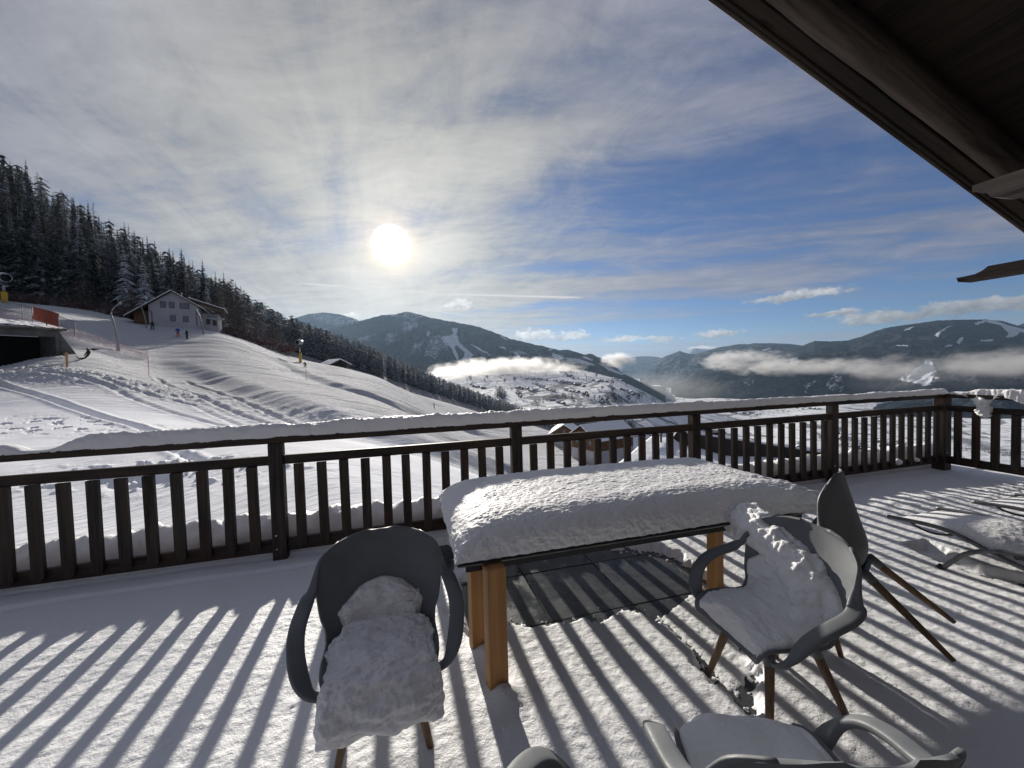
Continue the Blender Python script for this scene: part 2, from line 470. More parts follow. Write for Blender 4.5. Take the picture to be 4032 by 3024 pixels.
C += [(0, 25, vz(1.2, 25, 0)), (500, 25, vz(.6, 25, 500)), (800, 25, 1577), (1200, 25, 1616), (1500, 25, 1672), (2000, 25, 1890), (2600, 25, 2150)]
C += [(-500, 37, 1450), (0, 37, 1437), (400, 37, 1447), (800, 37, 1500), (1200, 37, 1545), (1500, 37, 1620), (1800, 37, 1750), (2200, 37, 1930)]
C += [(330, 40, 1405), (430, 43, 1405), (0, 50, 1235), (240, 49, 1292), (460, 50, 1378), (640, 50, 1440), (900, 50, 1468), (1200, 50, 1520), (1500, 50, 1590), (1800, 50, 1710), (2200, 50, 1880)]
C += [(-500, 75, 1080), (0, 75, 1190), (300, 75, 1222), (700, 78, 1292), (860, 78, 1312), (1100, 75, 1430), (1400, 75, 1530), (1700, 75, 1675), (2000, 75, 1790), (2400, 75, 1900)]
C += [(1205, 95, 1458), (1000, 95, 1350), (1180, 105, 1405), (1340, 112, 1442), (1500, 120, 1484), (1700, 135, 1550), (1830, 148, 1604), (1900, 155, 1628), (2100, 175, 1674), (2200, 185, 1706),
      (1705, 130, 1645-20), (2000, 120, 1730), (2300, 120, 1800), (2450, 125, 1830)]
C += [(0, 110, 1180), (400, 110, 1222), (700, 110, 1285), (1000, 125, 1380), (1180, 140, 1440), (1340, 150, 1485), (1500, 160, 1530), (1700, 180, 1590), (1900, 210, 1665), (2100, 240, 1720), (2300, 240, 1790), (2600, 240, 1900)]
slopeT = tps_fit(C, 2.2, 1.0, 2.5e-2)
def slope_z(x, y): return CAM_Z+slopeT(x/y, y)*y
PD = np.array([.50, .866])     # fall line of the piste
def seg_dist(x, y, pl):
    best = np.full(np.shape(x), 1e9); sgn = np.zeros(np.shape(x)); prm = np.zeros(np.shape(x)); L = 0
    for a, b in zip(pl[:-1], pl[1:]):
        ab = b-a; l = np.linalg.norm(ab); t = np.clip(((x-a[0])*ab[0]+(y-a[1])*ab[1])/l**2, 0, 1)
        dx_ = x-(a[0]+ab[0]*t); dy_ = y-(a[1]+ab[1]*t); d = np.hypot(dx_, dy_); s = np.sign(ab[0]*dy_-ab[1]*dx_)
        m = d < best; best = np.where(m, d, best); sgn = np.where(m, s, sgn); prm = np.where(m, L+t*l, prm); L += l
    return best, sgn, prm, L
def pl_world(pts): return [np.array([*(lambda w: (w*d, d))(raywz(u, 1500)[0])]) for u, d in pts]
def slope_hit(u, v, dmax=240):
    w, t = raywz(u, v); d = np.exp(np.linspace(math.log(5), math.log(dmax), 900)); z = slope_z(w*d, d); k = np.argmax(z > CAM_Z+t*d); return np.array([w*d[k], d[k]])
def pl_hit(pts): return [slope_hit(u, v) for u, v in pts]
BANK1 = pl_hit([(790, 1330), (850, 1345), (945, 1368), (1100, 1418), (1185, 1452), (1340, 1508), (1546, 1580), (1761, 1652), (1950, 1715)])
BANK2 = pl_hit([(560, 1385), (660, 1408), (773, 1436), (900, 1475), (1117, 1545), (1300, 1605), (1480, 1662), (1700, 1730), (1950, 1810), (2150, 1880)])
TRKS = [(pl_hit([(-60, 1505), (0, 1521), (112, 1547), (258, 1598), (387, 1637), (515, 1667), (640, 1700)]), .17, .17), (pl_hit([(129, 1482), (430, 1523), (601, 1581), (859, 1632), (1050, 1700)]), .10, .22),
        (pl_hit([(618, 1466), (773, 1529), (945, 1581), (1203, 1650), (1400, 1720)]), .14, .25), (pl_hit([(730, 1472), (902, 1524), (1117, 1600), (1300, 1670)]), .14, .22), (pl_hit([(560, 1850), (700, 1800), (780, 1775), (600, 1760)]), .05, .15),
        (pl_hit([(300, 1480), (560, 1535), (760, 1560), (1000, 1640)]), .08, .2), (pl_hit([(640, 1760), (720, 1790), (800, 1830)]), .10, .12)]
NETP = [(-200, 50), (0, 49), (140, 47.5), (240, 46.5), (330, 46.5), (420, 47.5), (500, 49), (590, 51), (680, 53)]
NETL = pl_world(NETP)
def slope_detail(x, y):
    a = x*PD[0]+y*PD[1]; c = x*PD[1]-y*PD[0]; w = x/y
    d2, s2, p2, L2 = seg_dist(x, y, BANK2)
    side2 = s2*d2
    z = 0.
    pist = sstep(-2.0, 7., -side2*np.sign(1)*1. if False else side2+2.)     # beyond bank 2 = skied piste
    far = sstep(14, 26, y+x*.25)
    pist = np.maximum(pist, far*.55)*sstep(16, 28, y+x*.15)
    cw = c+1.2*perlin(a/30., c/20.); tr = fbm(a/60., cw/2.2, 0, 1)*.28+fbm((x*.73+y*.68)/50., (x*.68-y*.73)/2.3, 8, 1)*.16+fbm(a/18., cw/1.2, 1, 1)*.26*sstep(62, 34, y)+fbm(a/9., cw/.6, 2, 1)*.13*sstep(36, 20, y)+fbm(a/90., cw/6., 4, 1)*.10+fbm(a/3.5, cw/1.2, 14, 1)*.07*sstep(50, 25, y)+fbm(a/3., c/.9, 3, 2, .5)*.07*sstep(40, 20, y)
    z = z+pist*tr
    z = z+(1-pist)*(fbm(x/2.2, y/2.2, 5, 4, .45)*.045+fbm(x/9, y/9, 2, 2)*.12)
        # banks: the ground drops toward the camera over a few metres
    d1, s1, p1, L1 = seg_dist(x, y, BANK1)
    e1 = sstep(0, 25, p1)*sstep(0, 10, L1-p1)
    sd1 = s1*d1+.15*perlin(a/6, c/3)
    z = z-1.1*np.where(d1 < 22, (1-sstep(-4.2, .3, sd1))*sstep(-21., -5., sd1), 0)*e1
    e2 = sstep(0, 24, p2)*np.clip((L2-p2)/5, 0, 1)
    sd2 = side2+.5*perlin(a/7, c/3)
    z = z-.95*np.where(d2 < 14, (1-sstep(-3.2, .4, sd2))*sstep(-13., -4., sd2), 0)*e2
    for T_, dp, wd in TRKS:
        dd, ss, pp, LL = seg_dist(x, y, T_); wob = perlin(pp*2.4, 3.)
        z = z-dp*np.exp(-(dd/wd)**2)*(1+.6*wob)+.4*dp*np.exp(-((dd-2*wd)/wd)**2)
    dn, sn, pn, Ln = seg_dist(x, y, NETL); sdn = sn*dn
    z = z-1.25*np.where(dn < 12, (1-sstep(-3.6, -.2, sdn))*sstep(-11., -3.8, sdn), 0)*sstep(0, 24, Ln-pn)
    # footprints and lumps
    fp = sstep(.14, .4, fbm(x/.55, y/.55, 4, 2))*np.exp(-((np.hypot((x+19-.0*(y)), (y-15.4)*2.2))/3.6)**2)
    z = z-.22*fp
    fp = sstep(.10, .4, fbm(x/.35, y/.35, 6, 2))*np.exp(-(((x+7.6)/2.3)**2+((y-8.6)/.9)**2))
    z = z+.20*fp-.25*np.exp(-(((x+8.0)/.5)**2+((y-8.2)/.35)**2))
    # ploughed lumps in front of the concrete garage
    pl = np.exp(-((y-31.5)/3.2)**2)*sstep(-.55, -.95, w)
    z = z+pl*(.30+ridged(x/.9, y/.9, 1, 3)*.16)
    pl = np.exp(-((y-28)/3.5)**2)*sstep(-.2, -.55, w)*sstep(-1.3, -.8, w)
    z = z+pl*np.maximum(0, fbm(x/.6, y/.6, 8, 3))*.16
    return z
GP = at(240, 1437, 39.4); GRZ = math.radians(63); GC, GS = math.cos(GRZ), math.sin(GRZ)
def slope_full(x, y):
    z = slope_z(x, y)+slope_detail(x, y)
    lx = (x-GP[0])*GC+(y-GP[1])*GS; ly = -(x-GP[0])*GS+(y-GP[1])*GC
    ins = (lx < .15) & (lx > -10) & (ly > -1.2) & (ly < 5.5)
    return np.where(ins, np.minimum(z, GP[2]-.25), z)
uu = np.linspace(-420, 2760, 860); dd = np.exp(np.linspace(math.log(4.12), math.log(245), 520))
ww = np.array([raywz(u, 1500)[0] for u in uu])
GX = ww[:, None]*dd[None, :]; GY = np.broadcast_to(dd[None, :], GX.shape)
# the deck edge limits the near ground: keep only what lies outside the railing
GZ = slope_full(GX, GY)
def piste_mat():
    m, n, b = newmat('piste_snow'); b.inputs['Roughness'].default_value = .9; b.inputs['Specular IOR Level'].default_value = .04
    geo = n.node('ShaderNodeNewGeometry').outputs['Position']; x, y, z = n.sep(geo)
    a = x*PD[0]+y*PD[1]; c = x*PD[1]-y*PD[0]
    f1 = n.noise(n.comb(a*.045, c*.9, 0.), 1., 6, .75); f2 = n.noise(n.comb(a*1.2, c*5., 0.), 1., 3, .6)
    m1 = n.smooth(y, 18., 40.)
    a2 = x*.68 + y*.73; c2 = x*.73 - y*.68; a3 = x*.28 + y*.96; c3_ = x*.96 - y*.28
    f4 = n.noise(n.comb(a2*.05, c2*1.0, 3.), 1., 5, .7); f5 = n.noise(n.comb(a3*.05, c3_*1.1, 6.), 1., 5, .7)
    nb = n.bump((f1 + f4*.6 + f5*.6)*m1, 1.0, 2.4); nb = n.bump(f2, .35, .12, nb); nb = n.bump(n.noise(geo, 22, 3, .6), .3, .02, nb)
    n.put(b.inputs['Normal'], nb); b.inputs['Base Color'].default_value = (.80, .815, .85, 1)
    return m
M_PISTE = piste_mat()
tag(link('ski_slope', raw_mesh('ski_slope', np.stack([GX, GY, GZ], -1).reshape(-1, 3), grid_faces(*GX.shape), M_PISTE)), kind='structure')

# ---- forest hillside (ruled between its front edge and its crest)
FFRONT = [(-500, 84, 1120), (0, 85, 1172), (300, 88, 1218), (600, 92, 1262), (850, 115, 1298), (1100, 185, 1368), (1340, 235, 1436), (1500, 290, 1480), (1700, 420, 1548), (1900, 580, 1608), (2060, 740, 1656), (2180, 860, 1690)]
FBACK = [(-500, 150, 480), (0, 150, 800), (200, 150, 905), (600, 150, 1150), (850, 200, 1240), (1100, 290, 1328), (1340, 370, 1402), (1500, 460, 1452), (1700, 620, 1524), (1900, 820, 1588), (2060, 950, 1640), (2180, 1050, 1690)]
NF = 160
def poly_px(P, n=NF):
    P = np.array(P, float); uq = np.linspace(P[0, 0], P[-1, 0], n)
    return np.array([at(u, np.interp(u, P[:, 0], P[:, 2]), math.exp(np.interp(u, P[:, 0], np.log(P[:, 1])))) for u in uq])
FA, FB = poly_px(FFRONT), poly_px(FBACK)
def forest_pt(s, t):
    i = np.clip(s*(NF-1), 0, NF-1.001); k = i.astype(int); f = (i-k)[..., None]
    a = FA[k]*(1-f)+FA[k+1]*f; b = FB[k]*(1-f)+FB[k+1]*f
    p = a+(b-a)*t[..., None]; return p
tt = np.concatenate([[-.25], np.linspace(0, 1, 30), [1.6]])
FG = np.array([[forest_pt(np.array(s), np.array(t)) for t in tt] for s in np.linspace(0, 1, NF)])
FG[:, 0, 2] -= 3.; FG[:, -1, 2] -= 30
FG[..., 2] += fbm(FG[..., 0]/25, FG[..., 1]/25, 0, 3)*1.6-.4
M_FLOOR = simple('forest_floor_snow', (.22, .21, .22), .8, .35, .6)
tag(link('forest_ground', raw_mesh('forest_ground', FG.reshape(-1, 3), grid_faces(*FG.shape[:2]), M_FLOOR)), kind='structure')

# ---- valley with the village hill
V = [(1500, 3300, 1468), (1800, 3000, 1466), (2100, 2900, 1458), (2300, 2600, 1462), (1900, 2000, 1502), (2100, 2100, 1498), (2300, 2000, 1492), (2420, 1800, 1512), (2520, 1800, 1548),
     (1500, 1500, 1585), (1900, 1500, 1560), (2100, 1500, 1560), (2300, 1480, 1562), (2480, 1450, 1590), (1500, 1000, 1660), (1900, 1000, 1665), (2100, 1000, 1668), (2300, 1050, 1655), (2450, 1000, 1710), (2600, 1150, 1700)]
for u, d in ((2620, 5000), (2560, 9000), (2560, 3500), (2800, 3500), (2800, 6000), (3000, 4500), (3200, 2700), (3200, 1400), (3200, 1900), (3600, 2400), (3600, 1300), (3900, 2000), (3900, 1200), (4300, 1500), (2800, 1800), (2900, 1300), (2750, 2500), (4300, 4000), (2400, 9000), (3700, 5000), (2000, 9000), (2700, 14000), (3300, 14000), (4300, 14000)):
    V.append((u, d, vz(-302, d, u)))
for u, d, z in ((1500, 300, -95), (2100, 300, -105), (2700, 300, -130), (3300, 300, -150), (4300, 300, -150), (1500, 600, -150), (2100, 600, -160), (2700, 600, -235), (3300, 600, -270), (4300, 600, -280)):
    V.append((u, d, vz(z, d, u)))
valT = tps_fit(V, 3.0, 1.0, 1e-5)
def val_z(x, y):
    z = CAM_Z+valT(x/y, y)*y
    hill = sstep(-298, -240, z)
    return z+hill*(fbm(x/420, y/420, 3, 3, .45)*17)+(1-hill)*fbm(x/300, y/300, 1, 3)*2.5
uu = np.linspace(1300, 4500, 560); dd = np.exp(np.linspace(math.log(250), math.log(16000), 380))
ww = np.array([raywz(u, 1500)[0] for u in uu]); VX = ww[:, None]*dd[None, :]; VY = np.broadcast_to(dd[None, :], VX.shape)
VZ_ = val_z(VX, VY)
def valley_mat():
    m, n, b = newmat('valley_snow_fields'); b.inputs['Roughness'].default_value = .75; b.inputs['Specular IOR Level'].default_value = .1
    geo = n.node('ShaderNodeNewGeometry').outputs['Position']; x, y, z = n.sep(geo)
    p = n.comb(x, y, 0.)
    wv = n.noise(n.comb(x*.004, y*.004, 0.), 1., 3, .6)
    p2 = n.comb(x*.0042+wv*1.2, y*.0026+wv*.8, 0.)
    e = n.voro(p2, 1.0, 'DISTANCE_TO_EDGE'); e2 = n.voro(n.comb(x*.011+wv, y*.006, 4.), 1.0, 'DISTANCE_TO_EDGE')
    br = n.noise(p, .03, 5, .7)
    hedge = n.smooth(e+(br-.5)*.09, .038, .012)*.85
    hedge2 = n.smooth(e2+(br-.5)*.14, .03, .0)*.6
    wood_ = n.smooth(n.noise(n.comb(x*.0026, y*.0018, 9.), 1., 4, .6), .60, .65)
    dk = hedge.max(hedge2).max(wood_*.9)
    col = n.mix(n.noise(p, .012, 3, .5), (.66, .68, .72), (.78, .79, .81))
    dkc = n.mix(n.smooth(n.noise(p, .12, 4, .7), .42, .62), (.035, .043, .05), (.17, .18, .20))
    n.put(b.inputs['Base Color'], n.mix(dk, col, dkc))
    n.put(b.inputs['Normal'], n.bump(n.noise(p, .016, 5, .6), .6, 18.))
    return m
tag(link('valley_ground', raw_mesh('valley_ground', np.stack([VX, VY, VZ_], -1).reshape(-1, 3), grid_faces(*VX.shape), valley_mat())), kind='structure')

# ---- mountains
def inpoly(u, v, poly):
    ins = np.zeros(u.shape, bool); P = np.array(poly, float); n = len(P); j = n-1
    for i in range(n):
        c = ((P[i, 1] > v) != (P[j, 1] > v)) & (u < (P[j, 0]-P[i, 0])*(v-P[i, 1])/(P[j, 1]-P[i, 1]+1e-9)+P[i, 0])
        ins ^= c; j = i
    return ins
def mount_mat(name, cov=.5, dark=(.022, .030, .034), snow=(.52, .55, .60), tree=.09, dust=.35):
    m, n, b = newmat(name); b.inputs['Roughness'].default_value = .9; b.inputs['Specular IOR Level'].default_value = 0.
    geo = n.node('ShaderNodeNewGeometry').outputs['Position']; x, y, z = n.sep(geo)
    at_ = n.node('ShaderNodeAttribute', attribute_name='clear'); cl_ = S(n, at_.outputs['Fac'])
    at2 = n.node('ShaderNodeAttribute', attribute_name='half'); hf = S(n, at2.outputs['Fac'])
    f = n.noise(geo, tree, 3, .75); f2 = n.noise(geo, .006, 4, .65); f3 = n.noise(geo, tree*.35, 4, .75)
    wd = n.mix(n.smooth(f*.6+f2*.5+f3*.35, .62, .92), dark, tuple(dust*s for s in snow))
    edge = (f3-.5)*.9
    c = n.smooth(cl_+edge*.5, .42, .55)
    hh = n.smooth(hf*.55+f*.6+f3*.45, 1.03, 1.17)
    sn = n.mix(f2, snow, tuple(min(1, s*1.25) for s in snow))
    n.put(b.inputs['Base Color'], n.mix(c.max(hh), wd, sn))
    n.put(b.inputs['Normal'], n.bump(f3*1.2+f*.6, .9, .35/tree, None))
    return m
def mountain(name, ridge, base_z, front, back, mat, nu=420, nt=130, seed=0, amp=60., rs=700., ridge_n=6., clear=(), half=(), power=1.1, foot=None):
    R = np.array(ridge, float); uq = np.linspace(R[0, 0], R[-1, 0], nu)
    vq = np.interp(uq, R[:, 0], R[:, 1]); dq = np.interp(uq, R[:, 0], R[:, 2])
    ker = np.ones(5)/5; vq = np.convolve(np.pad(vq, 2, mode='edge'), ker, 'valid')
    P = np.array([at(u, v, d) for u, v, d in zip(uq, vq, dq)])
    to = -P[:, :2]/np.linalg.norm(P[:, :2], axis=1)[:, None]
    fr_ = np.interp(uq, [R[0, 0], R[-1, 0]], front) if foot is None else np.interp(uq, [a for a, b in foot], [b for a, b in foot])
    t = np.concatenate([np.linspace(-1, 0, nt//3)[:-1], np.linspace(0, 1, nt)])
    XY = P[:, None, :2]+np.where(t > 0, t*1., 0)[None, :, None]*to[:, None]*fr_[:, None, None]+np.where(t < 0, t, 0)[None, :, None]*to[:, None]*back
    h = (P[:, 2]-base_z)[:, None]
    prof = np.where(t > 0, (1-t)**power, (1+t)**1.1)[None]
    mid = np.clip(4*np.abs(t)*(1-np.abs(t)), 0, 1)[None]
    x, y = XY[..., 0], XY[..., 1]
    n_ = ridged(x/rs, y/rs, seed, 4, .5)-.6
    z = base_z+h*prof+n_*amp*mid*(h/np.maximum(h.max(), 1))**.5
    z = z+fbm(x/60, y/60, seed, 3, .6)*ridge_n*(1-np.clip(np.abs(t), 0, 1)[None]*.4)
    Pn = np.stack([x, y, z], -1); u_, v_ = project(Pn.reshape(-1, 3)); u_ = u_.reshape(x.shape); v_ = v_.reshape(x.shape)
    jit = fbm(u_/14, v_/9, seed, 3)*5
    cl_ = np.zeros(x.shape); hf = np.zeros(x.shape)
    for p in clear: cl_ = np.maximum(cl_, inpoly(u_+jit, v_+jit*.6, p)*1.)
    for p in half: hf = np.maximum(hf, inpoly(u_+jit*1.5, v_+jit, p)*1.)
    cl_ *= (t > -.02)[None]; hf *= (t > -.02)[None]
    o = link(name, raw_mesh(name, Pn.reshape(-1, 3), grid_faces(*x.shape, flip=True), mat, attrs={'clear': cl_, 'half': hf}))
    return tag(o, kind='structure')
M_MT = mount_mat('mountain_forest_left', tree=.045, dark=(.013, .022, .032), dust=.15)
M_MTR = mount_mat('mountain_forest_right', tree=.04, dark=(.014, .021, .029), dust=.13)
M_FAR = mount_mat('far_mountain', tree=.012, dust=.25, dark=(.02, .03, .042))
cr = lambda pts: [(1600+x*.4973, 1150+y*.4973) for x, y in pts]
cr2 = lambda pts: [(900+x*.5425, 1050+y*.5425) for x, y in pts]
cr4 = lambda pts: [(2700+x*.6022, 1100+y*.6022) for x, y in pts]
mountain('mountain_range', [(1000, 1300, 6900), (1215, 1236, 6700), (1275, 1230, 6600), (1340, 1238, 6500), (1400, 1256, 6400), (1460, 1290, 6300), (1600, 1360, 6200)], -100, (1500, 1500), 1500, M_MT, 200, 60, 4, 50, half=[[(1215, 1228), (1420, 1255), (1440, 1290), (1380, 1300), (1240, 1260)], cr2([(840, 380), (870, 400), (830, 470), (800, 480)])])
mountain('mountain_left', [(1100, 1330, 5200), (1250, 1300, 5100), (1340, 1285, 5000), (1420, 1264, 4900), (1500, 1241, 4800), (1560, 1236, 4700), (1603, 1226, 4600), (1640, 1236, 4600), (1700, 1252, 4500), (1800, 1270, 4400), (1890, 1288, 4300),
    (1955, 1312, 4200), (2010, 1334, 4100), (2100, 1354, 4050), (2200, 1378, 4000), (2235, 1376, 4000), (2300, 1396, 3950), (2325, 1392, 3950), (2390, 1420, 3900), (2440, 1462, 3850), (2530, 1510, 3800), (2620, 1560, 3800)], -290, (2400, 1300), 2500, M_MT, 760, 170, 2, 95, 620, 9.,
    clear=[cr([(360, 285), (410, 288), (395, 330), (420, 400), (500, 470), (530, 500), (490, 545), (440, 540), (465, 480), (400, 420), (380, 430), (415, 520), (400, 545), (360, 450), (330, 410), (290, 400), (280, 350), (350, 345), (375, 330)]),
           cr([(505, 410), (560, 430), (680, 505), (660, 500), (590, 470)]), cr([(730, 430), (780, 435), (790, 455), (750, 445)]), cr([(850, 480), (880, 480), (910, 525), (960, 545), (900, 555), (895, 530)]),
           cr([(770, 535), (860, 550), (900, 560), (800, 590), (765, 570)]), cr([(740, 345), (755, 345), (800, 378), (790, 380)]), cr([(1135, 425), (1160, 425), (1185, 445), (1130, 465)]),
           cr([(1160, 480), (1230, 505), (1260, 530), (1180, 525), (1155, 510)]), cr([(1280, 520), (1370, 530), (1470, 565), (1500, 585), (1400, 565), (1290, 545)]), cr([(1400, 505), (1480, 535), (1470, 545), (1400, 520)]),
           cr([(1520, 565), (1560, 570), (1700, 640), (1760, 650), (1700, 655), (1600, 620)]), cr([(170, 300), (190, 320), (170, 360), (160, 340)])],
    half=[cr([(200, 345), (290, 340), (340, 420), (320, 470), (280, 440), (230, 540), (200, 510), (130, 510), (160, 420)]), cr([(0, 200), (110, 215), (80, 280), (0, 330), (-60, 300)]), cr([(-150, 320), (-60, 330), (-110, 400), (-170, 420)]), cr([(-310, 330), (-240, 330), (-320, 400), (-380, 400), (-390, 370)]), cr([(60, 400), (150, 380), (100, 490), (40, 500)]),
          cr([(780, 470), (900, 460), (970, 490), (930, 500), (860, 485)]), [(1500, 1240), (1605, 1224), (1680, 1250), (1600, 1256)], [(1240, 1300), (1290, 1290), (1320, 1330), (1290, 1345)], cr([(1080, 500), (1300, 520), (1480, 570), (1440, 590), (1200, 550)])])
mountain('far_range', [(2350, 1420, 14000), (2480, 1408, 14000), (2530, 1402, 14000), (2580, 1404, 14000), (2650, 1420, 13000), (2750, 1450, 13000)], -300, (2500, 2500), 2000, M_FAR, 120, 40, 9, 60, 900)
mountain('far_peak', [(2520, 1480, 9800), (2580, 1425, 9600), (2620, 1402, 9500), (2650, 1392, 9400), (2676, 1381, 9300), (2700, 1390, 9300), (2730, 1394, 9300), (2780, 1400, 9400), (2900, 1450, 9400)], -300, (3300, 3300), 2000, M_FAR, 200, 70, 5, 110, 900)
mountain('snow_range', [(2640, 1420, 15500), (2700, 1388, 15500), (2730, 1370, 15500), (2760, 1374, 15500), (2800, 1375, 15500), (2850, 1372, 15500), (3000, 1385, 15500)], -300, (3000, 3000), 1500, mount_mat('snow_range_rock', tree=.006, dark=(.2, .22, .26), dust=.9, snow=(.55, .58, .62)), 120, 40, 6, 80, 1000)
mountain('hill_range', [(2600, 1502, 8400), (2690, 1440, 8300), (2745, 1392, 8200), (2830, 1368, 8000), (2900, 1356, 7800), (2960, 1352, 7600), (3037, 1351, 7500), (3110, 1354, 7400), (3200, 1366, 7200), (3300, 1380, 7000), (3400, 1400, 7000)], -300, (3000, 3000), 2500, M_FAR, 260, 80, 7, 80, 800,
    clear=[cr4([(500, 460), (550, 447), (560, 452), (510, 470)]), cr4([(400, 420), (430, 415), (430, 420), (400, 425)]), cr4([(530, 470), (570, 465), (560, 475)])])
mountain('mountain_right', [(2940, 1440, 5600), (3080, 1392, 5500), (3170, 1357, 5400), (3208, 1342, 5300), (3260, 1344, 5200), (3335, 1341, 5100), (3395, 1324, 5000), (3440, 1306, 5000), (3490, 1290, 5000), (3573, 1278, 4900), (3694, 1262, 4800), (3800, 1258, 4700), (3880, 1258, 4700), (3950, 1264, 4600), (4032, 1290, 4600), (4200, 1330, 4500)], -150, (2000, 2000), 2500, M_MTR, 560, 130, 3, 60, 700, 6.,
    clear=[cr4([(1890, 285), (1950, 265), (2020, 268), (2110, 300), (2212, 325), (2300, 345), (2300, 360), (2190, 345), (2150, 375), (2095, 380), (2110, 350), (2060, 300), (1960, 278), (1900, 300)]), cr4([(1750, 295), (1700, 325), (1670, 345), (1650, 375), (1625, 365), (1660, 335), (1710, 310)]),
           cr4([(1495, 305), (1480, 322), (1425, 335), (1450, 320)]), cr4([(1800, 375), (1820, 380), (1790, 425), (1770, 415), (1785, 395)]), cr4([(1370, 428), (1450, 430), (1455, 438), (1380, 436)]), cr4([(1925, 395), (2010, 393), (2000, 405), (1930, 405)]), cr4([(1690, 435), (1750, 425), (1740, 435), (1700, 440)])])
mountain('mountain_ridge', [(4000, 1285, 6200), (4032, 1272, 6200), (4100, 1250, 6200), (4250, 1230, 6200)], 0, (1500, 1500), 1500, M_MTR, 60, 30, 13, 40)
mountain('forest_shoulder', [(2630, 1540, 5300), (2720, 1490, 5200), (2830, 1432, 4900), (2880, 1425, 4800), (2950, 1410, 4600), (3060, 1400, 4400), (3120, 1402, 4300), (3200, 1394, 4200), (3330, 1385, 4000), (3500, 1380, 3800), (3650, 1376, 3600), (3800, 1362, 3500), (3950, 1355, 3400), (4032, 1350, 3300), (4300, 1340, 3200)], -300, (1500, 1400), 1500, M_MTR, 700, 180, 8, 75, 480, 8.,
    foot=[(2630, 1000), (2720, 1500), (2900, 1350), (3000, 1200), (3300, 900), (3500, 1150), (3600, 1300), (3900, 1500), (4300, 1500)],
    clear=[cr4([(1385, 655), (1560, 545), (1600, 528), (1640, 600), (1590, 690), (1500, 680)]), cr4([(680, 515), (735, 512), (735, 545), (680, 552)]), cr4([(1560, 530), (1610, 520), (1600, 540), (1560, 545)])],
    half=[cr4([(905, 700), (980, 600), (1010, 610), (1040, 700), (1010, 740), (960, 730)]), cr4([(1580, 530), (1670, 640), (1600, 700), (1500, 690)]), cr4([(380, 680), (450, 650), (440, 680), (400, 700)]), cr4([(770, 700), (860, 640), (850, 665), (790, 720)]), cr4([(770, 730), (800, 725), (790, 750)]), cr4([(1000, 600), (960, 600), (970, 640), (1000, 640)])])
mountain('valley_knoll', [(3380, 1640, 2300), (3480, 1612, 2350), (3530, 1590, 2400), (3600, 1574, 2400), (3700, 1560, 2400), (3850, 1540, 2300), (4032, 1530, 2200), (4300, 1500, 2100)], -302, (420, 520), 800, M_MTR, 260, 60, 21, 18, 200, 6.)
# ================================================================== TERRACE
# paving tiles under the table, snow sheet over the whole deck
ZT = -.055
P0 = tofr(onz(2061, 2263, ZT))
TS = .62
tile_root = link('terrace_floor', None) if False else None
slab = MB(); slab.box(-7.5, SC+1.3, -1.6, 4.06, -.35, ZT-.03)
deck = slab.build('terrace_floor', simple('concrete_slab', (.10, .10, .10), .8, 3, .2)); deck.rotation_euler = (0, 0, TH); tag(deck, kind='structure')
tm = {}
for i in range(-3, 6):
    for j in range(-5, 3):
        s0, q0 = P0[0]+i*TS, P0[1]+(j-1)*TS
        if not (-1.6 < s0 < 3.4 and .4 < q0 < 3.6): continue
        b = MB().box(.003, TS-.003, .003, TS-.003, -.03, 0., .004) if not tm else None
        if b: tm['m'] = b.mesh('paving_tile', M_SLATE)
        o = link('paving_tile', tm['m'], deck); o.location = (s0, q0, ZT+random.uniform(-.0015, .0015))
# snow sheet
def poly_frame(pts, z): return [tuple(tofr(onz(u, v, z))[:2]) for u, v in pts]
BARE = poly_frame([(1990, 2470), (2175, 2448), (2340, 2436), (2466, 2398), (2530, 2392), (2620, 2440), (2720, 2560), (2830, 2700), (2920, 2760), (2960, 2640), (2880, 2500), (2800, 2330), (2745, 2230), (2600, 2165), (2350, 2150), (2050, 2200), (1880, 2260), (1800, 2330), (1790, 2420), (1870, 2500)], -.03)
SLUSH = poly_frame([(2560, 2410), (2720, 2560), (2830, 2700), (2930, 2770), (2990, 2640), (2920, 2460), (2830, 2330), (2700, 2300)], -.02)
LB = poly_frame([(3570, 2155), (3650, 2148), (3720, 2180), (3850, 2235), (4032, 2275), (4200, 2300), (4200, 2360), (4032, 2335), (3880, 2275), (3760, 2235), (3640, 2190)], -.04)
CB = poly_frame([(1690, 2150), (1760, 2140), (1800, 2190), (1790, 2250), (1720, 2230)], -.04)
def poly_sd(x, y, poly):
    P = [np.array(p) for p in poly]; d, _, _, _ = seg_dist(x, y, P+[P[0]]); ins = inpoly(x, y, poly); return np.where(ins, -d, d)
s_ = np.linspace(-4.6, SC+.55, 1000); q_ = np.concatenate([np.linspace(-.8, 3.0, 330), np.linspace(3.01, 4.02, 80)])
Sx, Qy = np.meshgrid(s_, q_, indexing='ij')
fine = fbm(Sx/.034, Qy/.024, 1, 3, .6)*.0036+billow(Sx/.050, Qy/.034, 3., 3)*.0036+fbm(Sx/.10, Qy/.07, 2, 2)*.0045
big = fbm(Sx/.9, Qy/.7, 7, 3, .5)*.022
sunny = .35+.65*sstep(3.55, 3.0, Qy)
Z = big*.8+fine*sunny
wob = fbm(Sx/.16, Qy/.16, 12, 4, .6)
sd = poly_sd(Sx, Qy, BARE)+wob*.09+.05*fbm(Sx/.5, Qy/.5, 2, 2)
Z = Z-sstep(.07, -.02, sd)*.085
Z = Z+np.maximum(0, fbm(Sx/.035, Qy/.03, 21, 4, .65)+.06)*.075*sstep(-.20, -.01, sd)*sstep(.03, -.02, sd)
sl = poly_sd(Sx, Qy, SLUSH); slm = sstep(.02, -.08, sl)
